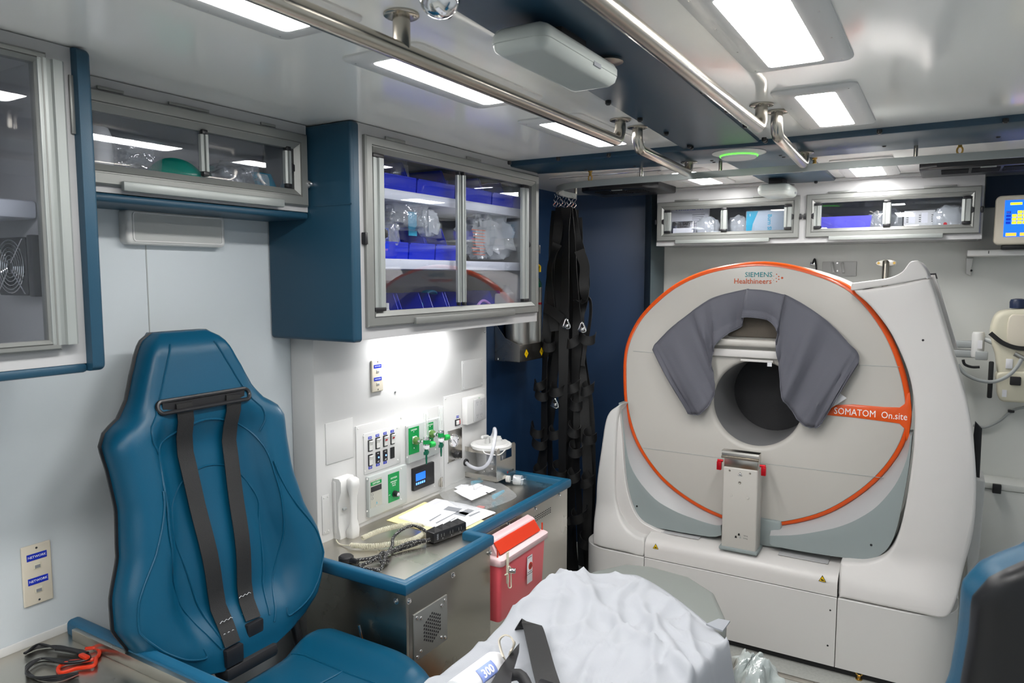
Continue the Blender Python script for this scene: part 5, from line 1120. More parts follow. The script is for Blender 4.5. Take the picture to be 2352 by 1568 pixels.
p=top_(1122,1133,ZS+.035); text('SSCOR',.012,p[0],p[1],ZS+.0352,lambda u,n,w_:Vector((u,w_,n)),'ink',t,rot=R(150),bold=.0004)
for k in range(7):
    p=top_(1090+k*3.3,1124-k*1.6,ZS+.035); mb=MB(); mb.box(p[0]-.003,p[0]+.003,p[1]-.0012,p[1]+.0012,ZS+.0348,ZS+.0353); build(mb,'barcode','ink',t)
for a_,b_ in (((1084,1110),(1108,1105)),((1134,1142),(1156,1129))):
    p=top_(*a_,ZS+.012); q_=top_(*b_,ZS+.012); mb=MB(); mb.cyl((p[0],p[1],ZS+.014),(q_[0],q_[1],ZS+.014),.009,12,.006); build(mb,'blue_connector','cyan',t)
p=top_(1104,1166); build(MB().box(p[0]-.014,p[0]+.014,p[1]-.010,p[1]+.010,ZS+.001,ZS+.006,.002),'orange_clip','redp',t)
# bottle
p=top_(1166,1100,ZS+.02); q_=top_(1210,1104,ZS+.02); v=Vector((q_[0]-p[0],q_[1]-p[1],0)); t=thing('clear_bottle','small clear bottle lying on its side behind the bag','bottle',(p[0],p[1],ZS))
mb=MB(); mb.lathe((p[0],p[1],ZS+.021),v,[(.012,0),(.012,.012),(.019,.022),(.0195,v.length-.004),(.017,v.length)],24); build(mb,'bottle_body','clear',t)
mb=MB(); mb.lathe((p[0],p[1],ZS+.021),v,[(.013,-.006),(.014,-.004),(.014,.010),(.012,.011)],20); build(mb,'cap','white',t)
mb=MB(); mb.lathe((p[0],p[1],ZS+.021),v,[(.0199,.028),(.0199,v.length*.75)],24,False); build(mb,'label','milky',t)
# power strip
a_=top_(989,1232,ZS+.02); b_=top_(1060,1206,ZS+.02); A_=Vector((a_[0],a_[1],ZS)); B2=Vector((b_[0],b_[1],ZS)); d=(B2-A_).normalized(); s_=Vector((-d.y,d.x,0)); Lp=(B2-A_).length
t=thing('power_strip','black faceted power strip with three sockets on the counter','power strip',A_)
FQ=lambda u,n,w_:A_+d*u+s_*n+Vector((0,0,w_))
hw=.020; h=.036
mb=MB(FQ); mb.box(-.004,Lp+.004,-hw,hw,.001,h,.004,2); bd=build(mb,'case','black',t)
for k in range(4):
    u0_=k*Lp/4; u1_=(k+1)*Lp/4; um_=(u0_+u1_)/2; mb=MB(FQ); V=[mb.v(p_) for p_ in ((u0_,-hw,h),(u1_,-hw,h),(u1_,hw,h),(u0_,hw,h),(um_,0,h+.013))]
    for i in range(4): mb.face([V[i],V[(i+1)%4],V[4]])
    build(mb,'facet','rubber',t,ang=5)
for k in range(3):
    u_=Lp*(.25+.28*k)
    for du in (-.006,.006): mb=MB(FQ); mb.box(u_+du-.001,u_+du+.001,-hw-.0006,-hw+.001,.016,.026); build(mb,'slot','alu',t)
    mb=MB(FQ); mb.cyl((u_,-hw+.001,.010),(u_,-hw-.0006,.010),.0025,10); build(mb,'slot','alu',t)
text('onn',.013,.012,.02,-hw-.0004,lambda u,n,w_:FQ(u,n,w_),'inkg',t,rot=R(90),bold=.0003)
# braided cable
t=thing('braided_cable','black and white braided cable with a flat black plug on the counter','cable',(*top_(900,1260),ZS))
def tz(L,h=.008): return [(*top_(a_,b_,ZS+(c_ if c_ else h)),ZS+(c_ if c_ else h)) for a_,b_,c_ in L]
mb=MB(); mb.tube(tz([(812,1287,0),(850,1282,0),(890,1270,0),(930,1258,0),(965,1246,.012),(988,1238,.018)]),.0055,10,k=6); build(mb,'cable','braid',t)
mb=MB(); mb.tube(tz([(988,1226,.02),(965,1212,.03),(945,1207,.03),(920,1218,.03),(903,1235,.02),(900,1255,.018),(885,1272,.016),(850,1290,.010),(825,1300,.006),(845,1306,.006),(872,1308,.007),(882,1290,.02),(886,1276,.026),(905,1262,.024),(940,1246,.024),(975,1240,.02)]),.0052,10,k=6); build(mb,'cable','braid',t)
mb=MB(); mb.tube(tz([(888,1286,.016),(882,1268,.022),(872,1276,.02),(878,1292,.010),(892,1288,.008)]),.0052,10,k=6); build(mb,'cable','braid',t)
p=top_(795,1283,ZS+.012); q_=top_(812,1287,ZS+.012); v=(Vector(q_)-Vector(p)).normalized()
mb=MB(); mb.lathe((p[0],p[1],ZS+.002),(0,0,1),[(.018,0),(.0225,.003),(.0225,.017),(.018,.021),(.001,.022)],24); build(mb,'plug','rubber',t)
mb=MB(); mb.cyl((p[0],p[1],ZS+.012),(p[0]+v.x*.045,p[1]+v.y*.045,ZS+.011),.012,14,.007); build(mb,'strain_relief','black',t)
# cream coiled phone cord
t=thing('coiled_cable','cream coiled telephone cord looped on the counter','cord',(*top_(880,1235),ZS))
base=smooth([(a_[0],a_[1],ZS+.012) for a_ in [top_(x,y,ZS+.012) for x,y in [(805,1252),(850,1254),(900,1249),(945,1240),(968,1228),(975,1219),(962,1213),(930,1212),(890,1220),(855,1232),(832,1243)]]],24,False)
base=[b_+Vector((0,0,.010 if i>len(base)*.55 else 0)) for i,b_ in enumerate(base)]
L=[0]
for i in range(1,len(base)): L.append(L[-1]+(base[i]-base[i-1]).length)
pts=[]; turns=L[-1]/.0052; nn=int(turns*9); j=0
for i in range(nn):
    dd=L[-1]*i/nn
    while j<len(L)-2 and L[j+1]<dd: j+=1
    k=(dd-L[j])/(L[j+1]-L[j]+1e-9); c_=base[j].lerp(base[j+1],k); tdir=(base[j+1]-base[j]).normalized(); sd=tdir.cross(Vector((0,0,1))).normalized(); ud=sd.cross(tdir); a_=2*math.pi*i/9
    pts.append(c_+sd*math.cos(a_)*.0072+ud*math.sin(a_)*.0072)
mb=MB(); mb.tube(pts,.0018,5); build(mb,'coil','cream',t,ang=80)
mb=MB(); mb.tube(tz([(772,1240,.012),(778,1248,.004),(790,1252,.004),(805,1252,.012)]),.0022,8,k=5); build(mb,'straight_end','cream',t)
# cables on the near-left counter
t=thing('cable_bundle','bundle of thin black cables on the lower left counter','cable bundle',(-1.75,.78,ZS))
random.seed(4)
for k in range(3):
    o=[(60+random.uniform(-6,6),1500),(90,1487-k*4),(140,1484+k*3),(190,1500-k*3),(205,1512),(150,1515+k*4),(95,1512),(60,1530+k*6),(80,1555),(130,1562-k*5),(180,1545)]
    mb=MB(); mb.tube(tz([(a_,b_,.004+.004*k) for a_,b_ in o]),.0026,8,k=6); build(mb,'cable','black',t)
p=top_(180,1497,ZS+.01); mb=MB(); mb.tube(tz([(130,1488,.012),(160,1492,.012),(200,1502,.012)]),.006,10,k=4); build(mb,'connector','black',t)
t=thing('orange_lead','bright orange lead curled beside the black cables at lower left','cable',(-1.70,.74,ZS))
mb=MB(); mb.tube(tz([(195,1490,.01),(222,1488,.006),(228,1502,.006),(210,1515,.006),(160,1520,.006),(135,1532,.005),(140,1545,.005),(175,1535,.006),(215,1528,.008),(220,1510,.01)]),.0042,8,k=6); build(mb,'lead','redp',t)
p=top_(192,1512,ZS+.01); mb=MB(); mb.box(p[0]-.012,p[0]+.018,p[1]-.006,p[1]+.006,ZS+.012,ZS+.020,.003); build(mb,'clip','redp',t)
# wall speaker over the seat
XW=XL; f=FR_L(XW); a=at(287,478,'x',XW+.03); b=at(517,563,'x',XW+.03); za=a.z; zb=at(290,560,'x',XW+.03).z
t=thing('loudspeaker','flat grey-white rectangular speaker on the wall under the shallow cupboard','speaker',(XW,(a.y+b.y)/2,zb))
P=rrect(a.y,b.y,zb,za,.012,5); mb=MB(f); mb.prism(P,0,.034,.009,4); build(mb,'case','ledf',t)
P2=rrect(a.y+.018,b.y-.014,zb+.010,za-.010,.006,4); mb=MB(f); q=lambda P,n:[(p_[0],n,p_[1]) for p_ in P]; mb.rings([q(off(P2,.003),.033),q(off(P2,.003),.0365),q(P2,.0365),q(P2,.033)],False,False); build(mb,'trim','white',t)
gm=mat('speaker_mesh',(.36,.37,.37),.6); nt=gm.node_tree; tc=nt.nodes.new('ShaderNodeTexCoord'); vo=nt.nodes.new('ShaderNodeTexVoronoi'); vo.inputs['Scale'].default_value=330; vo.inputs['Randomness'].default_value=0; nt.links.new(tc.outputs['Object'],vo.inputs['Vector']); cr=nt.nodes.new('ShaderNodeValToRGB'); cr.color_ramp.elements[0].position=.25; cr.color_ramp.elements[0].color=(.12,.12,.12,1); cr.color_ramp.elements[1].position=.35; cr.color_ramp.elements[1].color=(.42,.43,.42,1); nt.links.new(vo.outputs['Distance'],cr.inputs[0]); nt.links.new(cr.outputs[0],nt.nodes['Principled BSDF'].inputs['Base Color'])
mb=MB(f); mb.prism(P2,.030,.0345); build(mb,'mesh_grille',gm,t)
# ================= SEATS =================
import bisect
HW=[(.545,.10),(.56,.165),(.59,.215),(.63,.250),(.67,.274),(.72,.296),(.78,.290),(.87,.256),(.97,.240),(1.05,.243),(1.11,.250),(1.14,.235),(1.17,.192),(1.21,.166),(1.25,.150),(1.29,.132),(1.32,.118),(1.345,.100),(1.358,.075)]
def hw(z):
    if z<=HW[0][0]: return HW[0][1]
    for (a,x),(b,y) in zip(HW,HW[1:]):
        if z<=b: t=(z-a)/(b-a); t=t*t*(3-2*t)*.3+t*.7; return x+(y-x)*t
    return HW[-1][1]
KL=.25
def front(u,z):
    # cushion relief measured from the bolster crest, forward positive
    c=abs(u); d=0
    body=ss(.56,.70,z)*(1-ss(1.06,1.20,z))
    d-=body*.062*(1-ss(.44,.70,c))
    d+=.012*math.exp(-((z-.80)/.1)**2)*(1-ss(.3,.5,c))
    d-=(1-ss(.55,.64,z))*.03
    d-=ss(1.12,1.2,z)*.015
    e=max(0,(c-.80)/.20); d-=.045*(1-math.sqrt(max(0,1-min(1,e)**2.2)))
    if z>1.31: d-=.03*((z-1.31)/.048)**2
    return d
def seat_pt(u,z,lift=0):
    h=hw(z); return (-KL*(z-.5)+front(u,z)+lift, h*u, z+lift*.2)
def make_seat(name,label):
    t=thing(name,label,'seat',(0,0,0),'blue rescue seats with black shells')
    f=FR_W; zs=[.545+.0135*i for i in range(61)]; zs=[z for z in zs if z<1.358]+[1.358]
    mb=MB(); rs=[]
    for z in zs:
        us=[math.sin(math.pi/2*(-1+2*i/32)) for i in range(33)]; r_=[seat_pt(u,z) for u in us]; h=hw(z)
        r_+=[(-KL*(z-.5)-.068,h*.995,z),(-KL*(z-.5)-.074,h*.9,z),(-KL*(z-.5)-.074,-h*.9,z),(-KL*(z-.5)-.068,-h*.995,z)]
        rs.append(r_)
    mb.rings(rs); build(mb,'backrest','bluet',t,True,ang=60)
    mb=MB(); rs=[]
    for z in zs:
        h=hw(z)+.005; b=-KL*(z-.5)-.066; k=.045*(1-((z-.95)/.42)**4 if abs(z-.95)<.42 else 0); k=max(k,.012)
        rs.append([(b-k*(1-abs(u)**3)-.012+ (0 if abs(u)<.99 else .006),h*u,z) for u in [math.sin(math.pi/2*(-1+2*i/16)) for i in range(17)]]+[(b-.001,h,z),(b-.001,-h,z)])
    mb.rings(rs); build(mb,'back_shell','black',t,True,ang=60)
    # piping seams
    def pipe(pts,r=.0027):
        P=smooth([(u,z,0) for u,z in pts],8,False); mb=MB(); mb.tube([seat_pt(p.x,p.y,.0006) for p in P],r,6); build(mb,'piping','bluet',t,True)
    pipe([(-.36,.60),(-.46,.70),(-.62,.84),(-.66,.95),(-.60,1.05),(-.42,1.105),(0,1.135),(.42,1.105),(.60,1.05),(.66,.95),(.62,.84),(.46,.70),(.36,.60)])
    pipe([(-.30,.62),(-.38,.78),(-.50,.90),(-.34,.985),(0,1.015),(.34,.985),(.50,.90),(.38,.78),(.30,.62)])
    for s in(-1,1):
        pipe([(s*.52,.62),(s*.58,.60),(s*.80,.64),(s*.92,.72),(s*.88,.82),(s*.74,.92),(s*.67,1.0)]); pipe([(s*.56,1.33),(s*.66,1.25),(s*.72,1.17),(s*.60,1.08)])
    # harness slot
    mb=MB(); zc=1.185
    P=[]
    for i in range(32):
        a=2*math.pi*i/32; c,s_=math.cos(a),math.sin(a); y=.118*(1 if c>0 else -1)+.014*c; z=zc+.014*s_; P.append((-KL*(z-.5)+front(y/hw(z),z)+.003,y,z))
    mb.tube(P,.0055,8,True); build(mb,'slot_trim','black',t,True)
    mb=MB(); P=[(-.118+.236*i/8,zc) for i in range(9)]; mb.ribbon([(-KL*(zc-.5)+front(y/hw(zc),zc)+.001,y,zc) for y,_ in P],(0,0,1),.020,.002); build(mb,'slot_opening','rubber',t,True)
    # harness straps with stitched ends and buckle
    for (y0,y1,zb) in ((-.062,-.052,.60),(.082,.022,.63)):
        pts=[]; 
        for i in range(15):
            k=i/14; z=1.187+(zb-1.187)*k; y=y0+(y1-y0)*k; pts.append((-KL*(z-.5)+max(front(y/hw(z),z),-.060)+.006+.010*math.sin(math.pi*k),y,z))
        pts.insert(0,(pts[0][0]-.012,pts[0][1],1.192)); mb=MB(); mb.ribbon(pts,(0,1,0),.044,.002); st=build(mb,'harness_strap','web',t,True)
        e=pts[-1]; mb=MB(); mb.box(e[0]-.01,e[0]+.010,e[1]-.025,e[1]+.025,e[2]-.05,e[2]-.005,.004); build(mb,'buckle','black',st,True)
        for j in range(5):
            z=zb+.055-.010*j; x=-KL*(z-.5)-.040+.006+.012; pv=[(pts[-2][0]+.004-(z-pts[-2][2])*KL,y1-.018+.006*i,z+(.004 if i%2 else 0)) for i in range(7)]
            if j in (0,3,4): mb=MB(); mb.tube(pv,.0007,4); build(mb,'stitching','paper',st,True)
    mb=MB(); mb.box(-.09,-.03,-.08,.08,.515,.55,.012); build(mb,'lap_buckle','rubber',t,True)
    # cushion
    mb=MB(); NU,NV=28,28
    def cu(u,v):
        # u across (-1..1), v along (0 back ..1 front)
        x=-.08+.46*v; wy=.29*(1-.22*max(0,(v-.62)/.38)**2)-(.05*max(0,(.12-v)/.12)); y=wy*u
        z=.482+.034*ss(.45,.8,abs(u))*(1-.55*ss(.55,1,v)); e=max(0,(abs(u)-.82)/.18); z-=.055*(1-math.sqrt(max(0,1-min(1,e)**2.2)))
        g=max(0,(v-.86)/.14); z-=.075*(1-math.sqrt(max(0,1-min(1,g)**2.2))); g=max(0,(.08-v)/.08); z-=.03*g*g
        return (x,y,z)
    top=[[cu(math.sin(math.pi/2*(-1+2*i/NU)),j/NV) for i in range(NU+1)] for j in range(NV+1)]
    mb.rings([[*r_,(r_[-1][0],r_[-1][1]*.97,.37),(r_[0][0],r_[0][1]*.97,.37)] for r_ in top]); build(mb,'cushion','bluet',t,True,ang=60)
    def pc(pts):
        P=smooth([(u,v,0) for u,v in pts],8,False); mb=MB(); mb.tube([tuple(Vector(cu(p.x,p.y))+Vector((0,0,.0005))) for p in P],.003,6); build(mb,'piping','bluet',t,True)
    pc([(-.52,.06),(-.50,.5),(-.52,.9)]); pc([(.52,.06),(.50,.5),(.52,.9)]); pc([(-.5,.45),(0,.42),(.5,.45)])
    mb=MB(); mb.box(-.03,.42,-.22,.22,.33,.372,.01); build(mb,'seat_pan','black',t,True)
    mb=MB(); mb.rings([[(x,y,z) for x,y in rrect(.12-s,.12+s,-s,s,.04,4)] for z,s in ((.0,.16),(.03,.15),(.06,.09),(.33,.09))]); build(mb,'pedestal','black',t,True)
    for s in (-1,1):
        mb=MB(); mb.tube([(-.05,s*.20,.36),(-.10,s*.21,.46),(-.13,s*.2,.60)],.014,10); build(mb,'recliner_arm','black',t,True)
    mb=MB(); mb.cyl((.0,.235,.43),(-.03,.30,.50),.004,8); mb=MB(); mb.tube([(.02,.30,.42),(.05,.305,.47),(.04,.30,.52)],.004,8); build(mb,'recline_lever','chrome',t,True)
    return t
seat=make_seat('attendant_seat','blue bucket seat with black harness against the left wall between the counters'); seat.location=(-1.42,1.153,0)
p=at(2172,1315,'z',1.11)
seat2=clone(seat,(p.x+.160,p.y+.241,0),'near seat at the right edge, blue cushion edge and black shell turned to us',R(116))
# ================= STRETCHER =================
t=thing('stretcher','low wheeled stretcher with a grey mattress in the aisle before the scanner','stretcher',(-.72,1.3,0))
ZM=.555
mp=[(-.955,1.96),(-.945,2.06),(-.875,2.175),(-.80,2.20),(-.66,2.185),(-.56,2.11),(-.485,1.96),(-.465,1.86),(-.44,.25),(-.95,.25)]
mb=MB(FR_T(0)); mb.prism(smooth(mp,3)[:-0] if 0 else mp,ZM-.085,ZM,.018,4); build(mb,'mattress','mattress',t,ang=50)
for x in (-.93,-.50): mb=MB(); mb.tube([(x,.25,.45),(x,1.95,.45),((x-.72)*.55-.72+.72,2.12,.45) if 0 else (x*.6-.72*.4,2.13,.45)],.014,12); build(mb,'side_rail','amberf',t)
build(MB().box(-.90,-.53,.3,2.0,.43,.465,.006),'deck','amberf',t)
build(MB().box(-.97,-.48,.6,1.95,.075,.13,.01),'base_frame','amberf',t)
for y in (.5,1.8):
    for x in (-.90,-.53):
        mb=MB(); mb.tube([(x,y,.43),(x,y+.08,.10)],.012,10); build(mb,'leg','amberf',t)
        mb=MB(); mb.cyl((x-.015,y+.08,.062),(x+.015,y+.08,.062),.060,24); build(mb,'wheel','rubber',t)
# lilac-grey sheet edge and white sheet
def yend(x): # far hem of the sheet
    return 2.09-1.7*max(0,-.80-x)**1.5-1.05*max(0,x+.80)**1.3
def sh(u,v):
    x=-.7175+.3175*math.sin(math.pi/2*(2*u-1)); ye=yend(max(-1.0,min(-.45,x))); y=ye+(0.45-ye)*v
    P=Vector((x*3.2,y*2.2,1.3)); n1=noise.noise(P); n2=noise.noise(Vector((x*7+y*3,y*2.5-x*4,4.2))); n3=noise.noise(Vector((x*14-y*6,y*9,7.7)))
    ridge=(1-abs(n2)*2.2); ridge=max(0,ridge)**3
    over=max(ss(0,.050,x+.455),ss(0,.06,-.955-x))
    z=ZM+.012+.030*max(0,n1+.35)+.018*ridge*(1-over*.4)+.013*n3+.009*max(0,1-abs(noise.noise(Vector((x*9-y*7,y*6+x*5,2.2))))*5)+.045*math.exp(-((x+.60)/.16)**2-((y-1.55)/.20)**2)+.035*math.exp(-((x+.90)/.10)**2-((y-1.72)/.18)**2)
    z+=.022*math.exp(-((x*.8+y*.6-.55)/.018)**2)*math.exp(-((y-1.6)/.25)**2)+.018*math.exp(-((x*.55+y*.83-1.02)/.02)**2)*(x<-.4)
    z-=over*(.20+.05*n2); 
    x2=x+.02*n2*over; g=ss(0,.05,v); z=ZM+.004+(z-ZM-.004)*g if over<.02 else z-(1-g)*.01
    return (x2,y,z)
mb=MB(); mb.grid(sh,110,130); o=build(mb,'bed_sheet','sheet',thick=.003,ang=180); tag(o,'rumpled white cotton sheet covering the stretcher mattress','sheet')
# folded corner of the sheet
p=at(1655,1432,'z',ZM+.03); mb=MB(); V=[at(*q_,'z',ZM+zz) for *q_,zz in ((1622,1432,.028),(1650,1420,.035),(1677,1425,.028),(1660,1448,.012),(1640,1440,.020))]
V=[(*v,) for v in V]; mb.rings([V,[(a,b,c-.004) for a,b,c in V]]); tag(build(mb,'sheet_corner','sheet'),'small turned-up white hem at the far right of the stretcher sheet','sheet')
# black strap over the sheet
def on(px,py,dz=.0):
    z=ZM+.05
    return tuple(at(px,py,'z',z+dz))
t=thing('stretcher_strap','wide black webbing strap lying over the left of the white sheet','strap',on(1240,1500))
mb=MB(); mb.ribbon([on(1200,1450,-.02),on(1210,1440,.005),on(1222,1436,.02),on(1235,1480,.035),on(1250,1540,.04),on(1268,1600,.03)],[(.6,.8,0),(.9,.4,0),(1,.15,0),(1,.0,0),(1,0,0),(1,0,0)],.050,.003,5); build(mb,'webbing','web',t)
a=on(1268,1585,.045); build(MB().box(a[0]-.035,a[0]+.035,a[1]-.02,a[1]+.015,a[2]-.006,a[2]+.010,.004),'buckle','black',t)
# beige loop and black tongue
t=thing('restraint_clip','shiny black tongue with a beige rubber loop on the left of the stretcher','clip',on(1160,1530))
A=[(1128,1568),(1150,1530),(1165,1510),(1193,1476),(1192,1492),(1178,1540),(1172,1575),(1125,1590)]
V=[on(a_,b_,.08) for a_,b_ in A]; V2=[(x,y,z-.006) for x,y,z in V]; mb=MB(); mb.rings([V2,V],True,True); build(mb,'tongue','black',t,ang=20)
mb=MB(); mb.ribbon([on(1158,1512,.085),on(1150,1490,.095),on(1147,1470,.11),on(1158,1459,.12),(on(1172,1462,.115)),on(1180,1475,.105),on(1178,1488,.09),on(1170,1500,.085)],(.3,-.8,.5),.014,.003,5); build(mb,'loop','cream' if 0 else 'ivory',t)
a=on(1185,1568,.06); mb=MB(); mb.tube([(a[0]-.04,a[1]-.01,a[2]),(a[0],a[1]+.012,a[2]+.012),(a[0]+.035,a[1]-.008,a[2])],.012,10,k=4); build(mb,'grip','rubber',t)
a=on(1402,1566,.05); mb=MB(); mb.rings([[(a[0]-.006,a[1]-.03,a[2]),(a[0]+.010,a[1]-.03,a[2]),(a[0]+.008,a[1]-.008,a[2])],[(a[0]-.006,a[1]-.03,a[2]+.005),(a[0]+.010,a[1]-.03,a[2]+.005),(a[0]+.008,a[1]-.008,a[2]+.005)]]); tag(build(mb,'buckle_tip','black'),'black buckle tip just showing over the sheet at the bottom edge','buckle')
# rolled package printed 300
a=Vector(on(1085,1568,.055)); b=Vector(on(1128,1536,.055)); v=(b-a).normalized(); t=thing('rolled_package','white rolled package printed 300 in blue at the bottom edge','package',a)
mb=MB(); mb.lathe(a-v*.06,v,[(.02,0),(.030,.006),(.031,.14),(.024,.155),(.01,.16)],24); build(mb,'roll','milky' if 0 else 'paper',t)
c=a+v*.02; fwd=(CAM-c).normalized(); fwd=(fwd-v*fwd.dot(v)).normalized(); up_=fwd.cross(v)
M['lilacb']=mat('pale_blue_print',(.25,.33,.70),.5)
def FO(u,n,w_):
    r_=.0315; th=w_/r_; return c+v*u+(fwd*math.cos(th)+up_*math.sin(th))*(r_+n)
mb=MB(); mb.grid(lambda i,j:FO(-.022+.052*i,.0004,-.014+.030*j),6,10); 
b_=mb.b; 
build(mb,'print_panel','lilacb',t,thick=.0004)
text('300',.024,.004,.0,.0012,FO,'wprint',t,bold=.0006)
# clear drape heaped on the right of the stretcher
mb=MB(); _dc=at(1722,1528,'z',.42)
def dr(u,v):
    th=2*math.pi*u; r_=1-v; cx,cy=_dc.x,_dc.y; n1=noise.noise(Vector((math.cos(th)*2,math.sin(th)*2,v*3+.5))); n2=noise.noise(Vector((math.cos(th)*5,math.sin(th)*5,v*6+3)))
    return (cx+(.085+.03*n1)*r_*math.cos(th)+.01*n2,cy+(.16+.05*n1)*r_*math.sin(th)+.01*n2,.30+.135*(1-r_**2.6)+.035*n1*r_+.02*n2)
mb.grid(dr,60,18); o=build(mb,'plastic_drape','greenfilm',ang=60,thick=.001); tag(o,'crumpled translucent plastic drape heaped at the right of the stretcher','plastic sheet')
build(MB().box(_dc.x-.05,_dc.x+.05,_dc.y-.10,_dc.y+.10,.27,.285,.004),'tray','grey',o)
# ================= LEFT WALL: OXYGEN BOTTLES =================
t=thing('bottle_rack','folded steel rack with yellow diamond stickers holding two gas cylinders','rack',(XL+.012,2.95,1.11))
f=FR_L(XL+.012); ya=2.81; 
ybk=at(1262,820,'x',-1.66).y; nf=.135; z0=at(1190,832,'x',-1.66).z; z1=at(1190,793,'x',-1.66).z
build(MB(f).box(ya,ybk,.001,nf,z0,z0+.002),'base','steel',t)
mb=MB(f); mb.box(ya,ybk,nf-.002,nf,z0,z1,.0008); fp=build(mb,'front_lip','steel',t)
mb=MB(FR_B(ya)); mb.prism([(XL+.013,z0),(XL+.012+nf,z0),(XL+.012+nf,z1),(XL+.07,z1+.03),(XL+.013,z1+.10)],-.002,0,.0005,1); build(mb,'side_plate','steel',t)
build(MB(f).box(ybk-.002,ybk,.001,nf,z0,z1),'side_plate','steel',t)
for px,py in ((1209,812),(1244,807)):
    p=at(px,py,'x',XL+.012+nf); mb=MB(f); s=.018; mb.prism([(p.y-s,p.z),(p.y,p.z-s*1.1),(p.y+s,p.z),(p.y,p.z+s*1.1)],nf,nf+.0006); dsk=build(mb,'diamond_sticker','yel',fp); text('A',.014,p.y,p.z,nf+.0007,f,'ink',dsk)
for px,py in ((1145,829),(1190,833),(1227,829)):
    p=at(px,py,'x',XL+.012+nf); mb=MB(FR_B(ya)); 
p=at(1143,824,'y',ya); mb=MB(FR_B(ya)); mb.lathe((p.x,0,p.z),(0,1,0),[(.006,0),(.003,.003)],10); build(mb,'screw','screw',t)
for i,(yy,L) in enumerate(((2.905,'gas cylinder in the rack nearer the console, top hidden by the cupboard'),(3.03,'gas cylinder with green shoulder and yellow handle, further in the rack'))):
    g_=thing('gas_cylinder',L,'gas cylinder',(XL+.078,yy,z0+.003),'aluminium oxygen cylinders'); cxx=XL+.078
    mb=MB(); mb.lathe((cxx,yy,z0+.003),(0,0,1),[(.02,0),(.045,.0),(.054,.008),(.0555,.02),(.0555,.335)],36); build(mb,'body','tank',g_)
    mb=MB(); mb.lathe((cxx,yy,z0+.338),(0,0,1),[(.0555,0),(.054,.018),(.044,.04),(.026,.054),(.016,.058)],36); build(mb,'shoulder','tgreen',g_)
    mb=MB(); mb.lathe((cxx,yy,z0+.395),(0,0,1),[(.012,0),(.012,.03),(.016,.032),(.016,.05),(.006,.052)],16); build(mb,'valve','brass',g_)
    mb=MB(); mb.tube([(cxx+.02,yy-.035,z0+.405),(cxx+.02,yy-.035,z0+.437),(cxx+.02,yy-.02,z0+.442),(cxx+.02,yy+.045,z0+.442),(cxx+.02,yy+.055,z0+.437),(cxx+.02,yy+.055,z0+.410)],.006,8); build(mb,'handle','yel',g_)
    mb=MB(); mb.lathe((cxx,yy,z0+.255),(0,0,1),[(.0558,0),(.0558,.010)],36,False); build(mb,'red_label','red',g_)
# grey-blue box on the floor behind the counter
tag(build(MB().box(-1.66,-1.478,2.84,2.93,0,.155,.008),'storage_box',mat('blue_grey_plastic',(.07,.10,.125),.5)),'grey-blue box on the floor behind the far end of the counter','box')
# ================= HANGING WEBBING =================
t=thing('webbing_net','bundle of black webbing straps with buckles hanging from the curtain track','straps',(-1.53,3.05,1.86))
YW=3.06; random.seed(7)
def pw(px,py,n=0): p=at(px,py,'y',YW-n); return (p.x,p.y,p.z)
def st(pts,n=0,w_=.045,wd=(1,0,0),nm='strap'):
    mb=MB(); mb.ribbon([pw(a_,b_,n+.012*math.sin(i*1.7+a_)) for i,(a_,b_) in enumerate(pts)],[(math.cos(.5*math.sin(i*1.3+a_)),-math.sin(.5*math.sin(i*1.3+a_)),0) for i,(a_,b_) in enumerate(pts)] if wd==(1,0,0) else wd,w_,.0025,5); return build(mb,nm,'web',t,ang=50)
st([(1300,476),(1301,520),(1300,580),(1297,700),(1295,780),(1294,850),(1293,930),(1292,1000),(1291,1080),(1290,1150),(1292,1230),(1294,1310)],.06,.048)
st([(1314,478),(1322,540),(1336,585),(1344,640),(1342,690),(1330,730),(1332,800),(1340,900),(1345,1000),(1350,1100),(1348,1200),(1345,1320)],.0)
st([(1284,476),(1280,540),(1268,600),(1262,660),(1256,760),(1252,820),(1250,900),(1250,1000),(1247,1100)],.03)
st([(1308,480),(1312,560),(1318,620),(1324,700),(1326,780),(1322,860),(1328,950),(1324,1050),(1330,1150),(1335,1300)],.02)
st([(1292,480),(1288,560),(1282,630),(1288,700),(1283,780),(1272,860),(1268,930),(1262,1000),(1266,1100),(1270,1180)],-.01)
st([(1318,482),(1320,560),(1330,680),(1318,760),(1312,860),(1316,1000),(1312,1120),(1318,1250),(1322,1320)],-.03)
st([(1302,484),(1306,640),(1306,800),(1300,950),(1305,1100),(1308,1250),(1310,1330)],-.04,.055)
st([(1276,484),(1272,600),(1276,760),(1262,880),(1258,980),(1242,1080)],-.05,.05)
st([(1325,500),(1332,640),(1338,820),(1352,940),(1356,1040),(1358,1180),(1352,1320)],-.05,.05)
st([(1280,560),(1270,585),(1262,625),(1266,700),(1275,760)],.05)
st([(1330,575),(1343,610),(1341,650),(1342,688),(1322,690)],.05)
st([(1335,680),(1352,684),(1357,705),(1354,745),(1345,790),(1338,840)],.03,.018)
st([(1250,706),(1270,716),(1292,734)],.07,.045,(0,0,1))
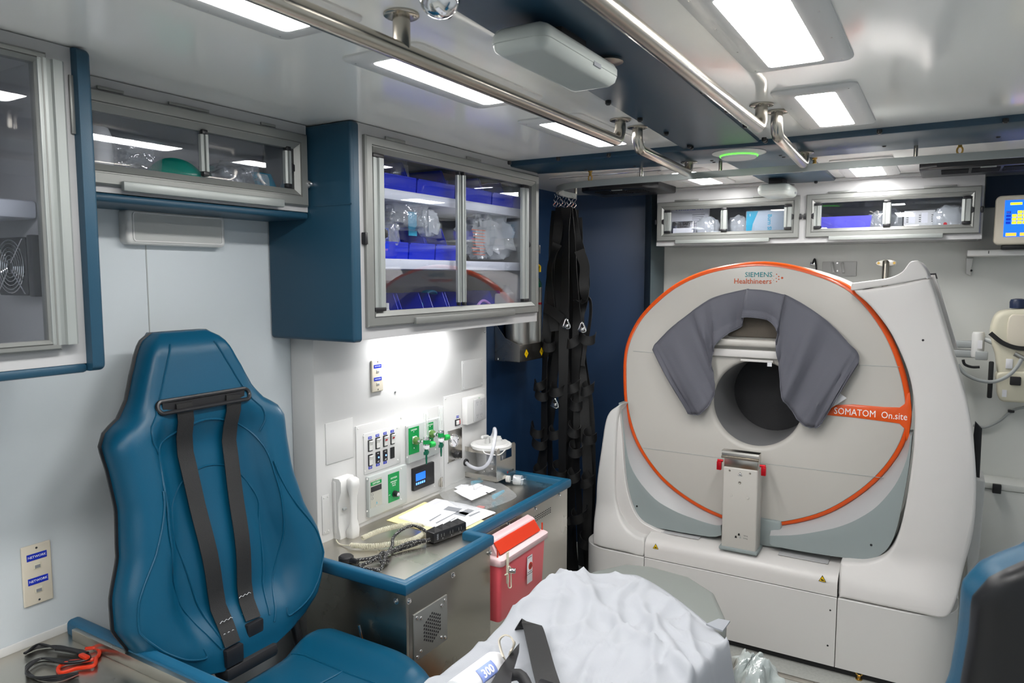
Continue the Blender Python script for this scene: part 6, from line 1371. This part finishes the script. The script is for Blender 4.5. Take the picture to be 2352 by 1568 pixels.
for px,py in ((1240,880),(1245,900),(1234,985),(1240,1010),(1282,890),(1318,885),(1324,925),(1276,990),(1318,985),(1322,1030),(1350,890),(1355,1000),(1318,780),(1350,770),(1240,1080),(1318,1090),(1350,1100),(1285,1080),(1330,1180),(1300,1180),(1345,1240),(1262,790)):
    c=pw(px,py,.045+random.uniform(-.02,.03)); r_=random.uniform(.026,.038); tilt=random.uniform(-.5,.5); ph=random.uniform(-.6,.6); pts=[]
    for i in range(15):
        a_=-.6+math.pi*1.5*i/14+ph; pts.append((c[0]+r_*math.cos(a_),c[1]-r_*math.sin(a_)*.9,c[2]-r_*.55*math.sin(a_)+tilt*r_*math.cos(a_)))
    mb=MB(); mb.ribbon(pts,(0.15,0,1),.042,.0025,2); build(mb,'strap_loop','web',t,ang=50)
for px,py in ((1302,748),(1338,756),(1275,930)):
    c=Vector(pw(px,py,.085)); mb=MB(); mb.tube([tuple(c+Vector(d_)) for d_ in ((-.018,0,.0),(-.004,-.004,.03),(.004,-.004,.028),(.016,0,-.004),(.008,-.006,-.012),(-.010,-.004,-.008),(-.022,0,-.002))],.004,8,k=4); mb.box(c.x-.012,c.x+.010,c.y-.006,c.y,c.z-.006,c.z+.010,.003); build(mb,'metal_hook','chrome',t)
for k in range(9):
    px=1273+k*6; c=Vector(pw(px,462+ (k%3)*3,.03*math.sin(k*2))); mb=MB(); mb.tube([tuple(c+Vector(d_)) for d_ in ((0,0,.032),(.006,0,.020),(-.005,.003,.008),(.005,0,-.006),(-.004,-.003,-.018),(.003,0,-.026))],.0022,6,k=4); build(mb,'snap_hook','chrome',t)
# ================= CUPBOARD CONTENTS =================
def blob(name,label,cat,c,sz,material,seed=0,amp=.18,seg=28,group=None,frq=3.0):
    mb=MB(); t_=bmesh.new(); bmesh.ops.create_uvsphere(t_,u_segments=seg,v_segments=seg//2,radius=1)
    for v_ in t_.verts:
        d_=v_.co.normalized(); k=1+amp*noise.noise(d_*frq+Vector((seed,seed*2,0)))+amp*.6*abs(noise.noise(d_*frq*2.7+Vector((seed,5,0))))
        q_=Vector([math.copysign(abs(a_)**.75,a_) for a_ in d_]); v_.co=Vector((c[0]+q_.x*sz[0]*k,c[1]+q_.y*sz[1]*k,c[2]+max(-1,q_.z*k)*sz[2]))
    mb.merge(t_); o=build(mb,name,material,ang=50); return tag(o,label,cat,group)
SZ=[1.313+.0142,at(1000,597,'x',XC-.04).z+.0008,at(1000,450,'x',XC-.04).z+.0008]
def bin_(u0,u1,z,h,label,front_n=-.055,dep=.20,group='blue storage bins in the console cupboard'):
    f=FR_L(XC); th=.003; n0,n1=front_n-dep,front_n
    P=[(n0,z),(n1,z),(n1+.004,z+h*.42),(n1-.035,z+h*.46),(n1-.06,z+h),(n0,z+h)]
    mb=MB(f)
    for x in (u0,u1-th): mb.rings([[(xx,n_,w_) for n_,w_ in P] for xx in (x,x+th)])
    mb.box(u0+th,u1-th,n0,n1,z,z+th); mb.box(u0+th,u1-th,n0,n0+th,z,z+h)
    mb.rings([[(xx,n_,w_) for n_,w_ in ((n1-th,z),(n1,z),(n1+.004,z+h*.42),(n1+.006,z+h*.42),(n1+.006,z+h*.46),(n1-th,z+h*.46))] for xx in (u0+th,u1-th)])
    t_=build(mb,'storage_bin','bin',ang=30); return tag(t_,label,'bin',group)
def ub(a_,b_,n=-.055): return at(a_,500,'x',XC+n).y,at(b_,500,'x',XC+n).y
for (a_,b_),L in zip(((880,956),(958,1044),(1046,1128),(1130,1176),(1178,1210)),('leftmost blue bin on the top shelf, holding clear packets','second blue bin from left on the top shelf','blue bin on the top shelf just right of the door centre','fourth blue bin from left on the top shelf','rightmost blue bin on the top shelf')):
    u0,u1=ub(a_,b_); bin_(u0,u1-.002,SZ[2],.105,L)
for (a_,b_),L in zip(((868,936),(938,997),(999,1046)),('leftmost blue bin on the middle shelf','middle-shelf blue bin with clear packets piled on it','third blue bin on the middle shelf, by the door centre')):
    u0,u1=ub(a_,b_); bin_(u0,u1-.002,SZ[1],.115,L)
for (a_,b_),L in zip(((896,934),(940,992),(1012,1046),(1050,1086),(1152,1176)),('leftmost blue bin on the bottom shelf','bottom-shelf blue bin in front of the cyan coil','bottom-shelf blue bin behind the door centre strip','bottom-shelf blue bin left of the purple tubing','rightmost blue bin on the bottom shelf, by the white jug')):
    u0,u1=ub(a_,b_,-.09); bin_(u0,u1-.002,SZ[0],.112,L,-.09,.17)
pc=lambda px,py,n:tuple(at(px,py,'x',XC+n))
c=pc(905,388,-.15); blob('plastic_packet','crumpled clear packet standing in the leftmost top-shelf bin','packet',(c[0],c[1],SZ[2]+.075),(.04,.045,.06),'film',1,.3)
c=pc(1168,405,-.15); blob('plastic_packet','crumpled clear packet at the right end of the top shelf','packet',(c[0],c[1],SZ[2]+.085),(.05,.05,.05),'film',2,.3)
c=pc(925,500,-.10); blob('mask_bag','clear bag with a breathing mask piled on the middle-shelf bins','plastic bag',(c[0],c[1],SZ[1]+.15),(.05,.095,.055),'film',3,.35)
c=pc(948,525,-.10); tag(build(MB().box(c[0]-.003,c[0]+.001,c[1]-.022,c[1]+.022,SZ[1]+.08,SZ[1]+.16,.001),'card','cyan'),'blue and white card inside the packets on the middle shelf','card')
c=pc(983,520,-.09); blob('plastic_packet','small clear packet with a white label over the middle-shelf bins','packet',(c[0],c[1],SZ[1]+.125),(.03,.04,.045),'milky',5,.3)
c=pc(893,545,-.08); blob('plastic_packet','small clear packet in the leftmost middle-shelf bin','packet',(c[0],c[1],SZ[1]+.075),(.03,.03,.04),'film',6,.3)
c=pc(1118,545,-.12); bg=blob('resuscitator_bag','large crumpled milky bag with red print on the middle shelf','plastic bag',(c[0],c[1],SZ[1]+.095),(.07,.125,.085),'milky',8,.42,36,None,4.5)
for k in range(9):
    p=pc(1100,528+k*7.0,-.028); 
    mb=MB(FR_L(XC)); mb.box(p[1]-.045+.005*(k%3),p[1]+.045-.006*(k%2),-.030,-.0292,p[2]-.0016,p[2]+.0006); o=build(mb,'printed_line','rust',bg); 
c=pc(1165,518,-.2); tag(build(MB().box(c[0]-.04,c[0]+.02,c[1]-.05,c[1]+.05,SZ[1]-.0006,SZ[1]+.185,.01),'yellow_box','amber'),'yellow box behind the milky bag on the middle shelf','box')
c=pc(887,690,-.10); mb=MB(); mb.lathe((c[0],c[1],SZ[0]),(0,0,1),[(.018,0),(.018,.055),(.009,.065),(.009,.085)],20); t_=tag(build(mb,'white_bottle','white'),'small white bottle at the left end of the bottom shelf','bottle')
c=pc(980,700,-.20); mb=MB(); 
mb.tube([(c[0]+.005*k,c[1]+.055*math.cos(a_),SZ[0]+.062+.055*math.sin(a_)) for k in range(6) for a_ in [j*math.pi/10 for j in range(20)]],.0045,8); tag(build(mb,'coiled_tube','cyan'),'cyan coiled tube standing behind the bottom-shelf bins','tubing')
c=pc(1008,692,-.09); tag(None or blob('paper_mask','folded tan paper mask between the bottom-shelf bins','mask',(c[0],c[1],SZ[0]+.028),(.025,.032,.028),'tan',11,.35),None,None)
c=pc(1110,690,-.12); mb=MB(); mb.tube([(c[0],c[1]-.06,SZ[0]+.006),(c[0],c[1]-.045,SZ[0]+.05),(c[0],c[1],SZ[0]+.075),(c[0]+.01,c[1]+.045,SZ[0]+.05),(c[0]+.01,c[1]+.055,SZ[0]+.006)],.0055,10,k=6); mb.tube([(c[0]+.02,c[1]-.03,SZ[0]+.006),(c[0]+.02,c[1]-.01,SZ[0]+.04),(c[0]+.02,c[1]+.03,SZ[0]+.055),(c[0]+.02,c[1]+.065,SZ[0]+.006)],.005,10,k=6); tag(build(mb,'suction_tubing','purple'),'purple tubing arched on the bottom shelf right of the door centre','tubing')
c=pc(1168,665,-.13); t_=thing('white_jug','white jug in a clear bag at the right end of the bottom shelf','jug',(c[0],c[1],SZ[0])); mb=MB(); mb.prism(rrect(c[0]-.05,c[0]+.03,c[1]-.045,c[1]+.05,.015),0,.095,.012) if 0 else None
mb=MB(FR_T(SZ[0])); mb.prism(rrect(c[0]-.05,c[0]+.03,c[1]-.045,c[1]+.05,.015),0,.105,.012); build(mb,'body','milky' if 0 else 'white',t_); mb=MB(); mb.lathe((c[0]-.01,c[1],SZ[0]+.104),(0,0,1),[(.03,0),(.02,.012),(.014,.02),(.014,.03)],20); build(mb,'cap','milky',t_)
# shallow cupboard
zs=1.700; pq=lambda px,py,n:tuple(at(px,py,'x',XS+n))
c=pq(222,330,-.08); mb=MB(); mb.lathe((c[0],c[1],zs),(0,0,1),[(.03,0),(.033,.01),(.033,.12),(.025,.14),(.001,.142)],24); tag(build(mb,'white_container','white'),'tall white container at the left of the shallow cupboard','container')
c=pq(300,345,-.085); mb=MB(); mb.lathe((c[0],c[1],zs),(0,0,1),[(.001,0),(.050,.001),(.060,.01),(.072,.115),(.080,.118)],36,False); tag(build(mb,'clear_basin','jar'),'large clear plastic basin behind the light reflection in the shallow cupboard','basin')
c=pq(425,385,-.075); t_=thing('teal_mask','teal silicone mask dome standing in the shallow cupboard','mask',(c[0],c[1],zs)); mb=MB(); mb.lathe((c[0]-.045,c[1],zs+.010),(1,0,0),[(.080,0),(.094,.006),(.092,.016),(.072,.036),(.04,.048),(.001,.052)],40)
for v_ in mb.b.verts: v_.co.z=max(v_.co.z,zs+.001) if 1 else 0
build(mb,'dome','teals',t_); mb=MB(); mb.lathe((c[0]-.02,c[1]+.088,zs+.038),(0,0,1),[(.012,0),(.014,.003),(.014,.010),(.010,.016)],16); mb.tube([(c[0]-.02,c[1]+.085,zs+.04),(c[0]-.01,c[1]+.095,zs+.02),(c[0]-.01,c[1]+.088,zs+.004)],.003,8,k=4); build(mb,'valve_cap','teals',t_)
mb=MB(); mb.lathe((c[0]+.02,c[1]+.0,zs+.035),(1,0,0),[(.008,0),(.006,.004),(.003,.004)],14); build(mb,'port','dgreen',t_)
c=pq(535,380,-.09); blob('plastic_bag','crumpled clear bag with grey print right of the teal mask','plastic bag',(c[0],c[1],zs+.05),(.06,.09,.05),'film',21,.4)
tag(build(MB().box(c[0]-.05,c[0]-.02,c[1]-.09,c[1]+.05,zs+.0,zs+.075,.004),'grey_packet','inkg'),'grey packet inside the bags right of the teal mask','packet')
c=pq(628,385,-.07); mb=MB(); mb.rings([[(c[0]+n_,c[1]-.035+x,zs+z) for n_,x,z in ((-.012,0,.002),(.0,.0,.002),(.0,.075,.002),(-.012,.075,.002))],[(c[0]-.02+n_,c[1]-.055+x,zs+.095) for n_,x in ((-.010,0),(.0,.0),(.0,.062),(-.010,.062))]]); tag(build(mb,'blue_packet','cyan'),'bright blue packet leaning at the right of the shallow cupboard','packet')
c=pq(668,400,-.04); blob('dark_packet','grey translucent packet behind the right pull strip of the shallow cupboard','packet',(c[0],c[1],zs+.045),(.03,.022,.045),'milky',31,.2)
# rear cupboards
zr=1.652+.0145; f=FR_B(YR)
def rc(px,py,n): p=at(px,py,'y',YR-n); return p.x,p.z
def card(name,label,cat,x0,x1,z0,z1,n,mt,th=.012,bulge=.004):
    t_=thing(name,label,cat,((x0+x1)/2,YR-n,z0)); mb=MB(f); mb.box(x0,x1,n-th,n,z0,z1,min(bulge,th*.45),3); build(mb,'pack',mt,t_); return t_
x0,_=rc(1540,500,-.08); x1,_=rc(1628,500,-.08); ztop=at(1580,474,'y',YR+.08).z+.012
t_=card('kit_pack','white paper obstetrical kit pack at the left of the rear cupboards','medical pack',x0,x1,zr,ztop,-.08,'paper',.02)
text('Obstetrical Kit',.034,(x0+x1)/2-.004,ztop-.020,-.0795,f,'lblue',t_,sx=.72,bold=.0008)
for k in range(5): build(MB(f).box(x1-.085,x1-.02-.006*(k%2),-.080,-.0794,ztop-.058-.010*k,ztop-.055-.010*k),'printed_line','inkg',t_)
x0,_=rc(1543,500,-.03); x1,_=rc(1594,500,-.03); zt_2=at(1570,508,'y',YR+.03).z
t_=card('foil_pack','silver foil baby bunting pack in the left rear cupboard','medical pack',x0,x1,zr,zt_2,-.03,'foil',.014); text('FOIL BABY',.018,(x0+x1)/2,zt_2-.014,-.0295,f,'ink',t_,sx=.95,bold=.0006); text('BUNTING',.011,(x0+x1)/2,zt_2-.028,-.0295,f,'ink',t_,sx=1.25)
build(MB(f).box(x0+.008,x1-.010,-.030,-.0292,zr+.006,zt_2-.034),'label','paper',t_)
for px,w_,n_,sd,L in ((1625,.055,-.06,41,'crumpled clear pack beside the foil pack'),(1695,.05,-.07,42,'clear pack behind the centre strip of the left rear cupboard')):
    x,_=rc(px,500,n_); blob('plastic_packet',L,'packet',(x,YR-n_,zr+.062),(w_,.03,.062),'milky',sd,.22)
x0,_=rc(1713,500,-.05); x1,_=rc(1806,500,-.05); zt_2=at(1740,483,'y',YR+.05).z
t_=card('burn_sheet_pack','pale blue burn sheet pack in the left rear cupboard','medical pack',x0,x1,zr,zt_2,-.05,mat('pale_blue_paper',(.42,.50,.58),.5),.016)
mb=MB(f); mb.prism([(x0+.002,zr+.004),(x0+.022,zr+.004),(x0+.034,(zr+zt_2)/2+.01),(x0+.058,zt_2-.003),(x0+.004,zt_2-.003)],-.050,-.0492,.0002,1); build(mb,'blue_corner','cyan',t_); text('1',.018,x0+.02,zt_2-.022,-.0490,f,'wprint',t_)
text('Burn Sheet',.026,(x0+x1)/2+.018,(zr+zt_2)/2-.005,-.0492,f,'cyan',t_,rot=R(-90),bold=.0004)
build(MB(f).box((x0+x1)/2+.045,(x0+x1)/2+.056,-.060,-.0492,zr+.004,zr+.012),'mark','lblue',t_)
x0,_=rc(1886,500,-.07); x1,_=rc(2003,500,-.07); zt_2=at(1945,497,'y',YR+.07).z
mb=MB(f); th=.003; z0,z1=zr,zt_2
mb.rings([rect(x0+.010,x1-.010,0,0,0,0)[:0] or [(x,n_,z0) for x,n_ in ((x0+.01,-.20),(x1-.01,-.20),(x1-.01,-.06),(x0+.01,-.06))],[(x,n_,z1) for x,n_ in ((x0,-.21),(x1,-.21),(x1,-.05),(x0,-.05))],[(x,n_,z1) for x,n_ in ((x0+.004,-.206),(x1-.004,-.206),(x1-.004,-.054),(x0+.004,-.054))],[(x,n_,z0+.004) for x,n_ in ((x0+.014,-.196),(x1-.014,-.196),(x1-.014,-.064),(x0+.014,-.064))]],True,True)
M['violet']=mat('violet_blue_plastic',(.10,.09,.62),.35); t_=tag(build(mb,'storage_tray','violet',ang=30),'violet-blue plastic tray in the right rear cupboard','tray')
x,_=rc(2020,500,-.07); blob('plastic_packet','crumpled clear packet next to the violet tray','packet',(x,YR+.08,zr+.06),(.045,.03,.06),'film',51,.3)
x,_=rc(2050,500,-.09); blob('plastic_packet','clear packet behind the centre strip of the right rear cupboard','packet',(x,YR+.09,zr+.062),(.04,.03,.062),'milky',52,.25)
x0,_=rc(2076,500,-.08); x1,_=rc(2148,500,-.08); zt_2=at(2110,483,'y',YR+.08).z
t_=card('carton','white carton with three barcode labels in the right rear cupboard','carton',x0,x1,zr,zt_2,-.08,'ledf',.08,.002)
for k in range(3):
    xx=x0+.022+k*.048; build(MB(f).box(xx-.002,xx+.022,-.080,-.0794,zt_2-.055,zt_2-.010),'label','paper',t_)
    for j in range(4): build(MB(f).box(xx-.012,xx-.004,-.080,-.0794,zt_2-.05+.009*j,zt_2-.047+.009*j),'barcode','ink',t_)
build(MB(f).box(x0+.006,x1-.01,-.080,-.0794,zr+.008,zr+.020),'printed_line','inkg',t_)
x,_=rc(2180,500,-.07); b_=blob('plastic_packet','milky packet with a red mark at the right end of the rear cupboards','packet',(x,YR+.075,zr+.065),(.06,.03,.065),'milky',53,.2)
p=at(2171,514,'y',YR+.035); mb=MB(FR_B(YR+.035)); mb.cyl((p.x,0,p.z),(p.x,.001,p.z),.007,14); build(mb,'red_mark','red',b_)
# floor track and eye
ya=2.80; struct(MB().box(-.75,XR-.01,2.735,2.765,0,.004,.001),'trim_7','steelb')
p=at(1973,1548,'z',.02); mb=MB(); mb.lathe((p.x,p.y,.0005),(0,0,1),[(.012,0),(.012,.004),(.007,.006),(.007,.014)],14); mb.tube([(p.x+.011*math.cos(a_),p.y,.028+.013*math.sin(a_)) for a_ in [k*math.pi/6 for k in range(12)]],.0035,8,True); tag(build(mb,'floor_eye','brass'),'brass eye fitting on the floor in front of the scanner','hook')
